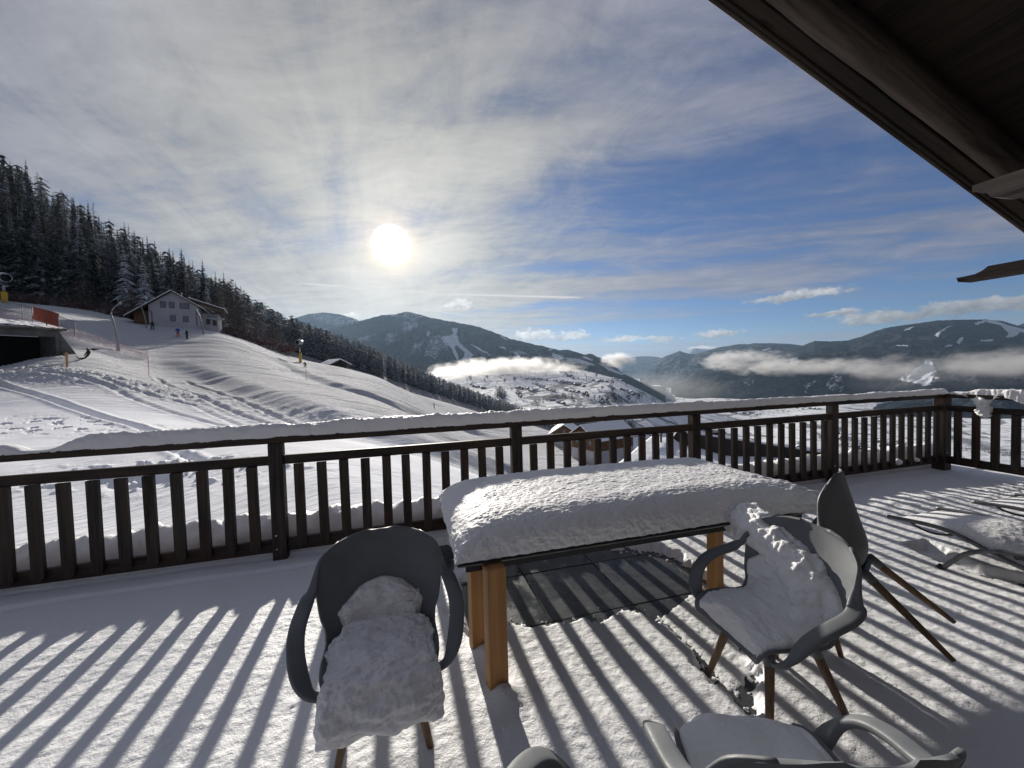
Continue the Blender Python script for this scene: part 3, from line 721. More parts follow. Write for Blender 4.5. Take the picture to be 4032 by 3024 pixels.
Z = np.where(slm > 0, Z*(1-slm)+slm*(-.0515+fbm(Sx/.024, Qy/.022, 3, 3, .8)*.008), Z)
lb = poly_sd(Sx, Qy, LB)+wob*.03
Z = Z-sstep(.04, -.01, lb)*.075
cb = poly_sd(Sx, Qy, CB)+wob*.06
Z = Z-sstep(.04, -.01, cb)*.08
# dip near the railing where the rail sheltered the floor, ledge at the edge
Z = Z+.012*sstep(3.45, 3.62, Qy)-.03*np.exp(-((Qy-3.56+.03*perlin(Sx*1.3, 1.))/.02)**2)
# snow piled in the far corner and heaps along the wing
cr_ = sstep(SC-1.6, SC-.4, Sx)*sstep(3.3, 2.0, Qy)
Z = Z+cr_*np.maximum(0, .05+fbm(Sx/.18, Qy/.18, 15, 4, .6)*.12)
Z = Z+.05*np.exp(-(((Sx-5.6)/.9)**2+((Qy-2.9)/.6)**2))*(1+fbm(Sx/.4, Qy/.4, 11, 3))
Z = Z-.025*np.exp(-(((Sx-3.85)/.35)**2+((Qy-2.05)/.5)**2))
# mounds round the legs of furniture
def mound(s0, q0, r, h):
    global Z
    Z = Z+h*np.exp(-(((Sx-s0)**2+(Qy-q0)**2)/r**2))*(1+.25*wob)
L1 = tofr(onz(1963, 2715, 0)); L2 = tofr(onz(1886, 2560, 0))
mound(L1[0]+.02, L1[1]-.05, .07, .05); mound(L2[0]+.03, L2[1]-.05, .07, .05)
XYs = np.stack([Sx*DX-Qy*DY, Sx*DY+Qy*DX, Z], -1)
ds = link('deck_snow', raw_mesh('deck_snow', XYs.reshape(-1, 3), grid_faces(*Sx.shape), M_SNOW)); tag(ds, kind='structure')

# snow bank heaped just outside the railing
s_ = np.linspace(-5, SC+.4, 520); a_ = np.linspace(0, math.pi, 16)
Sb, Ab = np.meshgrid(s_, a_, indexing='ij')
hgt = .33+.07*fbm(Sb/.35, 0*Sb, 3, 4, .6)-.04*sstep(-1.5, -3.5, Sb)
rr = 1+.22*fbm(Sb/.12, Ab/.5, 8, 3)
qq = 4.05-np.cos(Ab)*.20*rr; zz = -.02+np.sin(Ab)*hgt*rr; zz = np.where(Ab < .2, -.1, zz); zz = np.where(Ab > 2.9, -.9, zz)
b_ = link('snow_bank', raw_mesh('snow_bank', np.stack([Sb*DX-qq*DY, Sb*DY+qq*DX, zz], -1).reshape(-1, 3), grid_faces(*Sb.shape, flip=True), M_SNOW_L))
tag(b_, kind='stuff')

# ---- railing
def build_rail():
    root = empty('railing', (0, 0, 0), TH, 'dark brown wooden terrace railing with pointed balusters running across the whole view', 'railing')
    root.rotation_euler = (0, -.0042, TH)
    bal = MB()
    def baluster_mesh(h0, h1, w, t):
        b = MB(); x = w/2; c = .028
        pts = [(-x, h1), (x, h1), (x, h0+c), (x-c, h0), (-x+c, h0), (-x, h0+c)]
        vs_ = [(p[0], 0, p[1]) for p in pts]+[(p[0], t, p[1]) for p in pts]
        fs = [tuple(range(6)), tuple(range(11, 5, -1))]+[(i, 6+i, 6+(i+1) % 6, (i+1) % 6) for i in range(6)]
        b.add(vs_, [f[::-1] for f in fs]); return b.mesh('baluster', M_FENCE)
    bm_ = baluster_mesh(.105, .845, .076, .032)
    SCREW = MB().tube([(0, -.0455, 0), (0, -.049, 0)], .008, 8).mesh('screw', M_SCREW)
    pm = MB().box(-.055, .055, -.045, .045, -.12, 1.035, .005).mesh('post', M_FENCE)
    for k, s in enumerate(POSTS):
        o = link('post', pm, root); o.location = (s, QF, 0)
        if k == len(POSTS)-1: o.scale = (1.35, 1.5, 1)
        for zz_ in (.115, .235):
            c = link('screw', SCREW, o); c.location = (-.02, 0, zz_)
    for a, b in zip(POSTS[:-1], POSTS[1:]):
        s0, s1 = a+.056, b-.056
        o = MB().box(0, s1-s0, -.02, .025, .845, .925, .005).build('middle_rail', M_FENCE_H, root); o.location = (s0, QF, 0)
        o = MB().box(0, s1-s0, -.022, .022, .075, .185, .005).build('bottom_rail', M_FENCE_H, root); o.location = (s0, QF+.012, 0)
        for i in range(1, 12):
            o = link('baluster', bm_, root); o.location = (a+(b-a)*i/12+random.uniform(-.003, .003), QF-.044, random.uniform(-.004, .004)); o.rotation_euler = (0, random.uniform(-.006, .006), 0)
    for a, b in zip(POSTS[:-1:2], POSTS[2::2]+[POSTS[-1]]):
        o = MB().box(0, b-a-.004, -.055, .055, 1.036, 1.096, .006).build('handrail', M_FENCE_H, root); o.location = (a+(.0 if a != POSTS[0] else -.0), QF, 0)
    # wing running back from the corner
    n = 12
    for kq, (qa, qb) in enumerate(((0, 2.17), (2.17, 4.34))):
        for nm, x0, x1, z0, z1, dx_ in (('middle_rail', -.02, .025, .845, .925, 0), ('bottom_rail', -.022, .022, .075, .185, .012)):
            w_ = MB(); w_.box(0, 2.05, x0, x1, z0, z1, .005)
            o = w_.build(nm, M_FENCE_H, root); o.rotation_euler = (0, 0, -math.pi/2); o.location = (SC+dx_, QF-qa-.06, 0)
        for i in range(1, 12):
            o = link('baluster', bm_, root); o.rotation_euler = (0, 0, -math.pi/2); o.location = (SC-.044, QF-qa-i*2.17/12, 0)
        o = link('post', pm, root); o.location = (SC, QF-qb, 0)
    o = MB().box(.06, 4.4, -.055, .055, 1.036, 1.096, .006).build('handrail', M_FENCE_H, root); o.rotation_euler = (0, 0, -math.pi/2); o.location = (SC, QF, 0)
build_rail()

def snow_ridge(name, s0, s1, hfun, wfun, z0f, fn, n=900, na=18, lump=.24, seed=0, label='', droop=None):
    s_ = np.linspace(s0, s1, n); a_ = np.linspace(-.25, math.pi+.25, na); Sg, Ag = np.meshgrid(s_, a_, indexing='ij')
    r = 1+lump*.8*fbm(Sg/.13, Ag*1.1, seed, 3, .6)+lump*.5*fbm(Sg/.028, Ag*2.4, seed+9, 2)+lump*.7*fbm(Sg/.35, Ag*.6, seed+3, 2)
    H = hfun(Sg); Wd = wfun(Sg)
    e = lambda v: np.sign(v)*np.abs(v)**.6
    q = -e(np.cos(Ag))*Wd*r; z = np.where(np.sin(Ag) > 0, e(np.sin(Ag))*H*r, np.sin(Ag)*.03)
    if droop is not None: z = z-droop(Sg, Ag)
    P = fn(Sg, q, z+z0f(Sg))
    V_ = P.reshape(-1, 3); Fs = grid_faces(n, na, flip=True)
    cap = []
    o = link(name, raw_mesh(name, V_, Fs, M_SNOW_L)); tag(o, label, 'snow cap'); return o
rz_ = lambda s: 1.094+.0042*s
fn_main = lambda S_, q, z: np.stack([S_*DX-(QF+q)*DY, S_*DY+(QF+q)*DX, z], -1)
def hmain(s):
    base_ = .108-.040*sstep(0, 6.5, s)+.016*fbm(s/.6, 0*s, 4, 3)
    gap = sstep(-2.66, -2.38, s)+.5*sstep(-2.76, -2.9, s)
    return base_*np.clip(.12+.88*gap, 0, 1)*sstep(SC+.06, SC-.02, s)
snow_ridge('rail_snow', -6.5, SC+.06, hmain, lambda s: .056+.006*fbm(s/.3, 0*s, 9, 2), rz_, fn_main, 1300, 20, label='long cushion of snow lying along the front handrail of the terrace')
fn_wing = lambda S_, q, z: np.stack([(SC+q)*DX-(QF-S_)*DY, (SC+q)*DY+(QF-S_)*DX, z], -1)
def hwing(s):
    return (.03+.05*sstep(.25, .4, s)*sstep(1.3, .8, s)+.012*fbm(s/.2, 0*s, 2, 3))*sstep(.06, .12, s)*sstep(2.2, 1.6, s)+.002
snow_ridge('rail_snow', .06, 2.2, hwing, lambda s: .062+.03*fbm(s/.15, 0*s, 5, 3), lambda s: rz_(SC)+0*s, fn_wing, 300, 20, .3, 31, 'ragged half fallen snow on the handrail of the short right wing',
           droop=lambda S_, A_: .16*np.exp(-((S_-.42)/.10)**2)*sstep(1.2, 0., A_)+.10*np.exp(-((S_-.85)/.16)**2)*sstep(1.0, 0., A_))
# clump of snow wedged between the wing's handrail and middle rail
def blob(name, path, rad, n=40, na=22, lump=.3, sc=.05, seed=0, mat=None, parent=None, flat=1.0):
    P = catmull(path, n); R_ = np.interp(np.linspace(0, 1, n), np.linspace(0, 1, len(rad)), rad)
    V_ = []; a = None
    for i in range(n):
        t = P[min(i+1, n-1)]-P[max(i-1, 0)]; t /= np.linalg.norm(t)
        if a is None: r = np.array([0, 0, 1.]) if abs(t[2]) < .9 else np.array([0, 1., 0]); a = np.cross(r, t)
        a = a-t*(a@t); a /= np.linalg.norm(a); b = np.cross(t, a)
        for k in range(na):
            an = 2*math.pi*k/na; V_.append(P[i]+(a*math.cos(an)+b*math.sin(an)*flat)*R_[i])
    V_ = np.array(V_); c = np.repeat(P, na, 0); dr = V_-c; nn = fbm(V_[:, 0]/sc, V_[:, 1]/sc, V_[:, 2]/sc+seed, 3, .6)
    V_ = c+dr*(1+lump*nn)[:, None]
    i = np.arange(n-1)[:, None]*na+np.arange(na)[None]; j = np.arange(n-1)[:, None]*na+(np.arange(na)[None]+1) % na
    Fs = np.stack([i, j, j+na, i+na], -1).reshape(-1, 4)
    return link(name, raw_mesh(name, V_, Fs, mat or M_SNOW_L), parent)
ws = lambda s, q, z: fn_wing(np.array(s), np.array(q), np.array(z))
o = blob('snow_clump', [ws(.40, -.06, 1.10), ws(.43, -.06, 1.02), ws(.44, -.05, .95), ws(.46, -.05, .86), ws(.47, -.05, .80)], [.001, .07, .05, .075, .055, .001], lump=.7, sc=.06, seed=3)
tag(o, 'ragged clump of snow hanging over the middle rail beside the corner post', 'snow clump')
for (u, v, z, r, lb_) in ((3530, 1812, .22, .05, 'small snowball caught between balusters left of the corner post'), (3600, 1806, .21, .035, 'smaller snowball nearest the corner post on the bottom rail')):
    p = tofr(onz(u, v, z)); p = fr(p[0], QF-.02, .20)
    o = blob('snow_clump', [p+[0, 0, -r], p, p+[0, 0, r]], [.001, r*.8, r, r*.8, .001], 14, 14, .35, .05, 5); tag(o, lb_, 'snow clump')

# ---- table
def build_table():
    cs = tofr(onz(1800, 2243, .62)); s0, q0 = cs[0], cs[1]; s1 = s0+2.36; w = 1.05
    root = empty('table', fr(s0, q0, -.06), TH, 'rectangular terrace table with dark top and pale wooden legs under thick snow', 'table')
    zt = .62+.06
    b = MB(); b.box(0, s1-s0, 0, w, zt, zt+.026, .01); b.build('tabletop', M_TFRAME, root)
    b = MB()
    b.box(.05, s1-s0-.05, .05, .075, zt-.05, zt); b.box(.05, s1-s0-.05, w-.075, w-.05, zt-.05, zt)
    b.build('apron', M_TFRAME, root)
    def leg(s, q, wd=.088, dp=.062):
        o = MB().box(-wd/2, wd/2, -dp/2, dp/2, 0, zt-.001, .003).build('leg', M_LEGW, root); o.location = (s-s0, q-q0, 0)
        o.rotation_euler = (0, 0, math.radians(8))
    leg(L1[0], L1[1]+.03, .10, .075); leg(L2[0], L2[1]+.03, .085, .075)
    leg(L1[0]+1.75, L1[1]+.03, .10, .075); leg(L1[0]+1.72, L1[1]+.42, .085, .075)
    return root, s0, q0, s1, w
TB = build_table()
def table_snow():
    root, s0, q0, s1, w = TB
    cx, cy_ = (s0+s1)/2+.0, q0+w/2; hx, hy = (s1-s0)/2-.008, w/2-.010
    n1, n2 = 620, 300
    th1 = np.linspace(0, math.pi, n1); th2 = np.linspace(0, math.pi, n2)
    A_, B_ = np.meshgrid(-np.cos(th1), -np.cos(th2), indexing='ij')
    r = .13
    def prof(a, hl, rr_):   # rounded shoulder profile, a in -1..1
        d = (1-np.abs(a))*hl; t = np.clip(d/rr_, 0, 1); return (1-(1-t)**2)**.5
    P_ = np.minimum(1, prof(A_, hx, .30)*.97+.03)*np.minimum(1, prof(B_, hy, .16))
    P_ = prof(A_, hx, .24)**.7*prof(B_, hy, .20)**.62
    H = (.165+.025*(1-A_**2))*P_
    X = cx+A_*hx; Y = cy_+B_*hy
    lum = fbm(X/.036, Y/.022, H/.03, 3, .6)*.0042+billow(X/.045, Y/.028, H/.035, 3)*.0026+fbm(X/.16, Y/.12, H/.12, 2)*.008
    side = sstep(.9, .35, P_)
    lum2 = fbm(X/.05, Y/.05, H/.035+3, 3, .6)
    Zs = .6475+H+lum*np.clip(P_*3, 0, 1)
    out = side*(.012+.014*lum2)
    X = X+np.sign(A_)*out*(np.abs(A_) > .9); Y = Y+np.sign(B_)*out*(np.abs(B_) > .8)
    # ragged near right corner where the snow slumps over the chair
    rc = sstep(.62, .95, A_)*sstep(.1, -.9, B_)
    X = X+rc*(.10+.05*lum2); Y = Y-rc*.03*(1+lum2); Zs = Zs-rc*.02*(1+1.2*fbm(X/.09, Y/.09, 5, 3))
    rb = sstep(.85, 1., A_)
    X = X+rb*.06*(1+1.5*fbm(0*X, Y/.07, H/.05, 3, .6)); Zs = Zs-rb*.02
    Z_ = np.where(P_ < .01, .6475, Zs)
    V_ = np.stack([X*DX-Y*DY, X*DY+Y*DX, Z_], -1)
    o = link('table_snow', raw_mesh('table_snow', V_.reshape(-1, 3), grid_faces(n1, n2), M_SNOW_L))
    tag(o, 'thick rounded slab of snow covering the whole tabletop', 'snow slab')
table_snow()

# ---- armchair shell
def interp(xs, ys, x): return np.interp(x, xs, ys)
BB = [0, .06, .2, .4, .52, .62, .72, .84, .93, 1.0]
PROF = catmull(np.array([(0, -.225, .392), (0, -.200, .412), (0, -.10, .412), (0, .03, .398), (0, .115, .418), (0, .168, .49), (0, .192, .58), (0, .226, .71), (0, .254, .81), (0, .278, .887)]), 61)
HW = catmull(np.array([(0, .175, 0), (0, .222, 0), (0, .240, 0), (0, .242, 0), (0, .243, 0), (0, .250, 0), (0, .275, 0), (0, .288, 0), (0, .252, 0), (0, .10, 0)]), 61)[:, 1]
_b = np.linspace(0, 1, 61); HW = np.where(_b > .76, .288*np.maximum(1-(np.clip(_b-.76, 0, 1)/.24)**2.4*.93, 0)**.5, HW)
def shell_pt(a, b):
    i = np.clip(b, 0, 1)*60; k = np.minimum(i.astype(int), 59); f = i-k
    pr = PROF[k]*(1-f)[..., None]+PROF[k+1]*f[..., None]; hw = HW[k]*(1-f)+HW[k+1]*f
    tg = PROF[np.minimum(k+1, 60)]-PROF[k]; tg = tg/np.linalg.norm(tg, axis=-1)[..., None]
    nrm = np.stack([0*tg[..., 0], -tg[..., 2], tg[..., 1]], -1)     # inward normal (up on the seat, forward on the back)
    seat = sstep(.62, .35, b); cur = (.075*seat*np.abs(a)**3.2+(1-seat)*.085*np.abs(a)**2.2)*sstep(1.08, .8, b)*sstep(-.05, .12, b)
    x = a*hw
    P = pr+nrm*cur[..., None]; P[..., 0] = x
    return P, nrm
a_ = np.sin(np.linspace(-math.pi/2, math.pi/2, 37)); b_ = np.concatenate([np.linspace(0, .8, 40)[:-1], .8+.2*np.sin(np.linspace(0, math.pi/2, 24))])
Ag, Bg = np.meshgrid(a_, b_, indexing='ij')
SP, _ = shell_pt(Ag, Bg)
shell_me = raw_mesh('shell', SP.reshape(-1, 3), grid_faces(*Ag.shape), M_PLAST)
def EP(a, b): return shell_pt(np.array([float(a)]), np.array([float(b)]))[0][0]
def make_chair():
    root = empty('armchair')
    sh = link('shell', shell_me, root)
    md = sh.modifiers.new('thickness', 'SOLIDIFY'); md.thickness = .013; md.offset = 0
    md = sh.modifiers.new('round', 'BEVEL'); md.width = .004; md.segments = 2; md.limit_method = 'ANGLE'; md.angle_limit = 1.0
    for sx in (-1, 1):
        pth = catmull([EP(sx*.98, .95), EP(sx*1.0, .88), EP(sx*1.0, .81), EP(sx*1.04, .745)+[0, -.006, 0], (sx*.318, .10, .672), (sx*.328, .05, .650), (sx*.333, -.03, .632), (sx*.328, -.10, .605), (sx*.315, -.155, .56), (sx*.292, -.188, .50), (sx*.255, -.195, .445), (sx*.205, -.165, .408)], 40)
        rad = [(a, b) for a, b in zip(np.interp(np.linspace(0, 1, 40), [0, .1, .2, .32, .6, .85, 1], [.006, .008, .013, .033, .033, .034, .024]), np.interp(np.linspace(0, 1, 40), [0, .1, .2, .32, .8, 1], [.006, .008, .010, .0135, .0145, .009]))]
        m = MB(); m.tube(pth, rad, 16, True, pw=.6)
        o = m.build('armrest', M_PLAST, root, True)
    m = MB(); m.box(-.12, .12, -.13, .13, .375, .402, .01); m.build('seat_bracket', M_CAP, root)
    for sx in (-1, 1):
        for sy in (-1, 1):
            top = np.array([sx*.115, sy*.115, .395]); bot = np.array([sx*.205, .255 if sy > 0 else -.205, 0.])
            m = MB(); m.tube([top, top*.82+bot*.18, top*.35+bot*.65, bot], [.0195, .0205, .0165, .0115], 14)
            lg = m.build('leg', M_CHAIRLEG, root, True)
            m = MB(); m.tube([top+[0, 0, .01], top*.86+bot*.14], [.024, .0235], 14); m.build('leg_cap', M_CAP, lg, True)
    return root
chair0 = make_chair(); reg()
def chair(P, rz, label, tilt=None, first=[True]):
    c = chair0 if first[0] else copy_tree(chair0); first[0] = False
    c.location = tuple(P); c.rotation_mode = 'XYZ'
    if tilt is None: c.rotation_euler = (0, 0, rz)
    else: c.rotation_euler = Matrix(tilt).to_euler() if not isinstance(tilt, tuple) else tilt
    tag(c, label, 'armchair', 'grey plastic shell armchairs with wooden legs'); return c
def place_like(o, c): o.location = c.location; o.rotation_euler = c.rotation_euler
def chair_snow(label, c, b1=.62, T=.085, over=.05, seed=0, ar=.95, widen=.0, lump=.02, backf=.5, droop=.05, na=170, nb=230):
    a = np.sin(np.linspace(-math.pi/2, math.pi/2, na)); b = np.linspace(-.16 if over > 0 else .02, b1, nb)
    A_, bb = np.meshgrid(a, b, indexing='ij'); Bq = (bb-b[0])/(b1-b[0])
    fr_ = sstep(.25, -.05, bb)
    P, N = shell_pt(A_*ar, bb)
    e = np.clip(-bb/.16, 0, 1)
    bb = bb
    P0_, N0_ = shell_pt(A_*ar*(1-(.26 if widen > .2 else 0)*sstep(.45, 1, Bq)+.05*np.sin(Bq*14)*(widen > .2)), np.maximum(bb-.10*(A_**2)*sstep(.45, 1, Bq), bb*0-.16)); P, N = P0_, N0_; P[..., 0] *= 1+widen*fr_
    rag = .6+.6*fbm(P[..., 0]/.12, seed*1., 2., 2)
    P[..., 1] -= np.sin(e*math.pi/2)*over; P[..., 2] -= (1-np.cos(e*math.pi/2))*droop*(1+rag)
    bw = sstep(.32, .74, bb)[..., None]
    Nn = np.array([0, 0, 1.])*(1-bw*.6)*(1-.9*e[..., None])+N*bw+np.array([0, -1., .25])*e[..., None]
    Nn /= np.linalg.norm(Nn, axis=-1)[..., None]
    ed = (1-np.abs(A_)**5)**.5*np.clip(1-((Bq-.5)/.5).clip(-1, 1)**10, 0, 1)**.5
    n2_ = fbm(P[..., 0]/.15, P[..., 1]/.13, P[..., 2]/.15+seed+5, 2)
    th = (T+.05*np.exp(-((bb-.50)/.11)**2)*(.25 if widen > .2 else 1.))*ed*(1-bw[..., 0]*(1-backf))*(1+.3*n2_)*(1-.25*e)
    flat = np.clip(.43-P[..., 2], -.02, .05)*(1-bw[..., 0])*ed*(1-e)
    V_ = P+Nn*(th+flat+.006)[..., None]
    ks = 45; kr = np.hanning(ks+2)[1:-1]; kr /= kr.sum(); Vp = np.pad(V_, ((0, 0), (ks//2, ks//2), (0, 0)), mode='edge')
    Vs_ = sum(kr[i]*Vp[:, i:i+nb] for i in range(ks)); mk = (sstep(.02, .12, Bq)*sstep(.98, .86, Bq))[..., None]; V_ = V_*(1-mk)+Vs_*mk
    n1_ = fbm(V_[..., 0]/.10, V_[..., 1]/.05, V_[..., 2]/.045+seed, 3, .5)*.75+billow(V_[..., 0]/.075, V_[..., 1]/.045, V_[..., 2]/.038+seed, 3)*.38
    ga, gb = np.gradient(V_, axis=0), np.gradient(V_, axis=1); Ln_ = np.cross(ga, gb); Ln_ /= np.linalg.norm(Ln_, axis=-1)[..., None]+1e-12
    Ln_ *= np.sign((Ln_*Nn).sum(-1).mean()); V_ += Ln_*(lump*n1_*np.clip(ed*1.8, .3, 1.1))[..., None]
    V_[..., 0] += np.sign(A_)*sstep(.6, 1, np.abs(A_))*lump*.6*fbm(V_[..., 1]/.06, V_[..., 2]/.06, seed+3, 2)
    lo, _q = shell_pt(A_*ar*.86, bb); lo = lo+Nn*.003; lo[..., 0] *= 1+widen*fr_*.7; lo[..., 1] -= np.sin(e*math.pi/2)*over*.8; lo[..., 2] -= (1-np.cos(e*math.pi/2))*droop*(1+rag)
    n = na*nb; V2 = np.concatenate([V_.reshape(-1, 3), lo.reshape(-1, 3)])
    F1 = grid_faces(na, nb); F2 = grid_faces(na, nb, flip=True)+n
    idx = np.arange(n).reshape(na, nb)
    loop = np.concatenate([idx[:, 0], idx[-1, 1:], idx[-2::-1, -1], idx[0, -2:0:-1]]); l2 = np.roll(loop, -1)
    F3 = np.stack([loop, loop+n, l2+n, l2], -1)
    o = link('seat_snow', raw_mesh('seat_snow', V2, np.concatenate([F1, F2, F3]), M_SNOW_L)); place_like(o, c); tag(o, label, 'snow'); return o
SINK = -.088
cA = chair((-.621, 1.719, SINK), math.radians(17.9), 'armchair facing the camera in front of the table, its seat buried in snow')
cB = chair((1.226, 1.834, SINK), math.radians(-78.9), 'upright armchair at the right end of the table with snow filling the seat')
cD = chair((.741, 1.050, SINK-.022), math.radians(180.3), 'armchair seen from behind in the bottom right corner with pale lit back edge')
cE = chair((.262, .775, SINK), math.radians(146), 'armchair mostly below the frame, only one arm tip showing at the bottom')
cD.rotation_euler = (math.radians(-1.2), 0, math.radians(180.3))
# tipped chair: pitched forward about its front feet, back leaning on the table end
phi = math.radians(31.3)
Rz = Matrix.Rotation(math.radians(-139), 4, 'Z'); Rx = Matrix.Rotation(phi, 4, 'X')
piv = Vector((0, -.205, 0)); foot = Vector((1.919, 2.173, -.035))
cC = copy_tree(chair0); Mc = Rz @ Rx; cC.rotation_euler = Mc.to_euler(); cC.location = foot-(Mc @ piv)
tag(cC, 'armchair tipped forward against the table end, two legs sticking out in the air', 'armchair', 'grey plastic shell armchairs with wooden legs')
chair_snow('lumpy snow mound spilling over the seat of the chair facing the camera', cA, .74, .098, .06, 1, .93, .42, lump=.026, backf=.85, droop=.06)
chair_snow('snow filling the seat of the upright chair beside the table', cB, .78, .080, .0, 2, .93, 0, lump=.017, backf=.95)
chair_snow('smooth shaded snow on the seat of the chair seen from behind', cD, .60, .085, .015, 3, .93, .06, lump=.006, backf=.5, droop=.015)
o = blob('snow_drift', [at(2850, 1990, 2.56), at(2925, 2045, 2.38), at(3010, 2100, 2.15), at(3090, 2175, 1.99), at(3160, 2255, 1.87), at(3205, 2340, 1.78), at(3190, 2430, 1.74), at(3110, 2480, 1.74)], [.09, .12, .11, .10, .105, .11, .09, .02], 130, 84, .30, .06, 4)
tag(o, 'tongue of snow sliding from the table corner down into the upright chair', 'snow')
o = blob('snow_clump', [at(3300, 2368, 1.70), at(3325, 2378, 1.68), at(3345, 2400, 1.67), at(3340, 2445, 1.67)], [.002, .022, .026, .024, .002], 24, 14, .6, .03, 6)
tag(o, 'small lump of snow stuck on the near armrest of the upright chair', 'snow clump')

# ---- sun loungers
def make_lounger():
    root = empty('sun_lounger')
    # local: x across (0..0.62), y = distance from the foot end toward the house, z up
    prof = catmull([(0, 0, .315), (0, .12, .330), (0, .28, .345), (0, .42, .335), (0, .58, .285), (0, .75, .235), (0, .92, .225), (0, 1.08, .27), (0, 1.3, .42), (0, 1.6, .66), (0, 1.8, .80)], 50)
    for x in (0, .62):
        m = MB(); m.tube(prof+[x, 0, 0], (.017, .013), 10, ref=(1, 0, 0)); m.build('side_rail', M_METAL, root, True)
        arc = catmull([(x, .33, .0), (x, .40, .10), (x, .50, .22), (x, .66, .30), (x, .9, .335), (x, 1.15, .32), (x, 1.35, .24), (x, 1.5, .10), (x, 1.56, .0)], 36)
        m = MB(); m.tube(arc, (.017, .014), 10, ref=(1, 0, 0)); l = m.build('leg', M_METAL, root, True)
        m = MB(); m.tube([(x, .315, -.01), (x, .352, .05)], .023, 10); m.build('rubber_foot', M_BLACK, l, True)
        a2 = catmull([(x, .72, .30), (x, .95, .345), (x, 1.2, .36), (x, 1.45, .40)], 16); m = MB(); m.tube(a2, (.024, .013), 10, ref=(1, 0, 0)); m.build('armrest', M_BLACK, root, True)
        lp = catmull([(x, .15, .325), (x, .22, .295), (x, .32, .29), (x, .42, .325)], 12); m = MB(); m.tube(lp, .008, 8); m.build('brace', M_BLACK, root, True)
    xs = np.linspace(.012, .608, 9); n = len(prof)
    G = np.array([[(x, p[1], p[2]-.012-.02*math.sin(math.pi*x/.62)) for p in prof] for x in xs])
    o = link('sling', raw_mesh('sling', G.reshape(-1, 3), grid_faces(len(xs), n), M_SLING), root); md = o.modifiers.new('thickness', 'SOLIDIFY'); md.thickness = .004
    return root
lg0 = make_lounger(); reg(); lg1 = copy_tree(lg0)
def lounger_place(o, s, q):
    # local y points along -Q, x along +D
    Mx = Matrix(((DX, DY, 0, 0), (DY, -DX, 0, 0), (0, 0, 1, 0), (0, 0, 0, 1)))
    o.location = tuple(fr(s, q, -.045)); o.rotation_euler = (math.pi*0, 0, TH-math.pi) ; 
s_l, q_l = 4.0, 2.33
for o, s, lb_ in ((lg0, s_l, 'nearer curved sun lounger with a snow hump, feet toward the railing'), (lg1, s_l+1.13, 'farther sun lounger behind the first, cut by the right edge')):
    o.location = tuple(fr(s+.62, q_l, -.055)); o.rotation_euler = (0, 0, TH+math.pi); tag(o, lb_, 'sun lounger', 'curved tube sun loungers')
def lounger_snow(s, lb_, seed):
    na, nb = 90, 150
    x = np.sin(np.linspace(-math.pi/2, math.pi/2, na)); t = np.linspace(0, 1, nb); X, T_ = np.meshgrid(x, t, indexing='ij')
    prof = catmull([(0, .05, .318), (0, .28, .335), (0, .42, .325), (0, .58, .275), (0, .75, .225), (0, .92, .215), (0, 1.08, .26), (0, 1.2, .34)], 60)
    y = np.interp(T_, np.linspace(0, 1, 60), prof[:, 1]); z = np.interp(T_, np.linspace(0, 1, 60), prof[:, 2])-.055
    ed = (1-np.abs(X)**4)**.5*np.clip(np.sin(math.pi*np.clip(T_, 0, 1))**.55, 0, 1)
    th = (.055+.075*sstep(.1, .5, T_))*ed; th = th*(1+.15*fbm(X*1.5, T_*3, seed, 3))+.006*fbm(X*9, T_*30, seed+2, 3)*ed
    xx = .31+X*.285
    z = z+th
    V_ = np.array(fr(0, 0, 0))+np.stack([(s+xx)*DX-(q_l-y)*DY, (s+xx)*DY+(q_l-y)*DX, z], -1)
    o = link('lounger_snow', raw_mesh('lounger_snow', V_.reshape(-1, 3), grid_faces(na, nb, flip=True), M_SNOW_L)); tag(o, lb_, 'snow')
lounger_snow(s_l, 'smooth hump of snow on the nearer sun lounger', 1); lounger_snow(s_l+1.13, 'thin snow on the farther sun lounger at the right edge', 7)

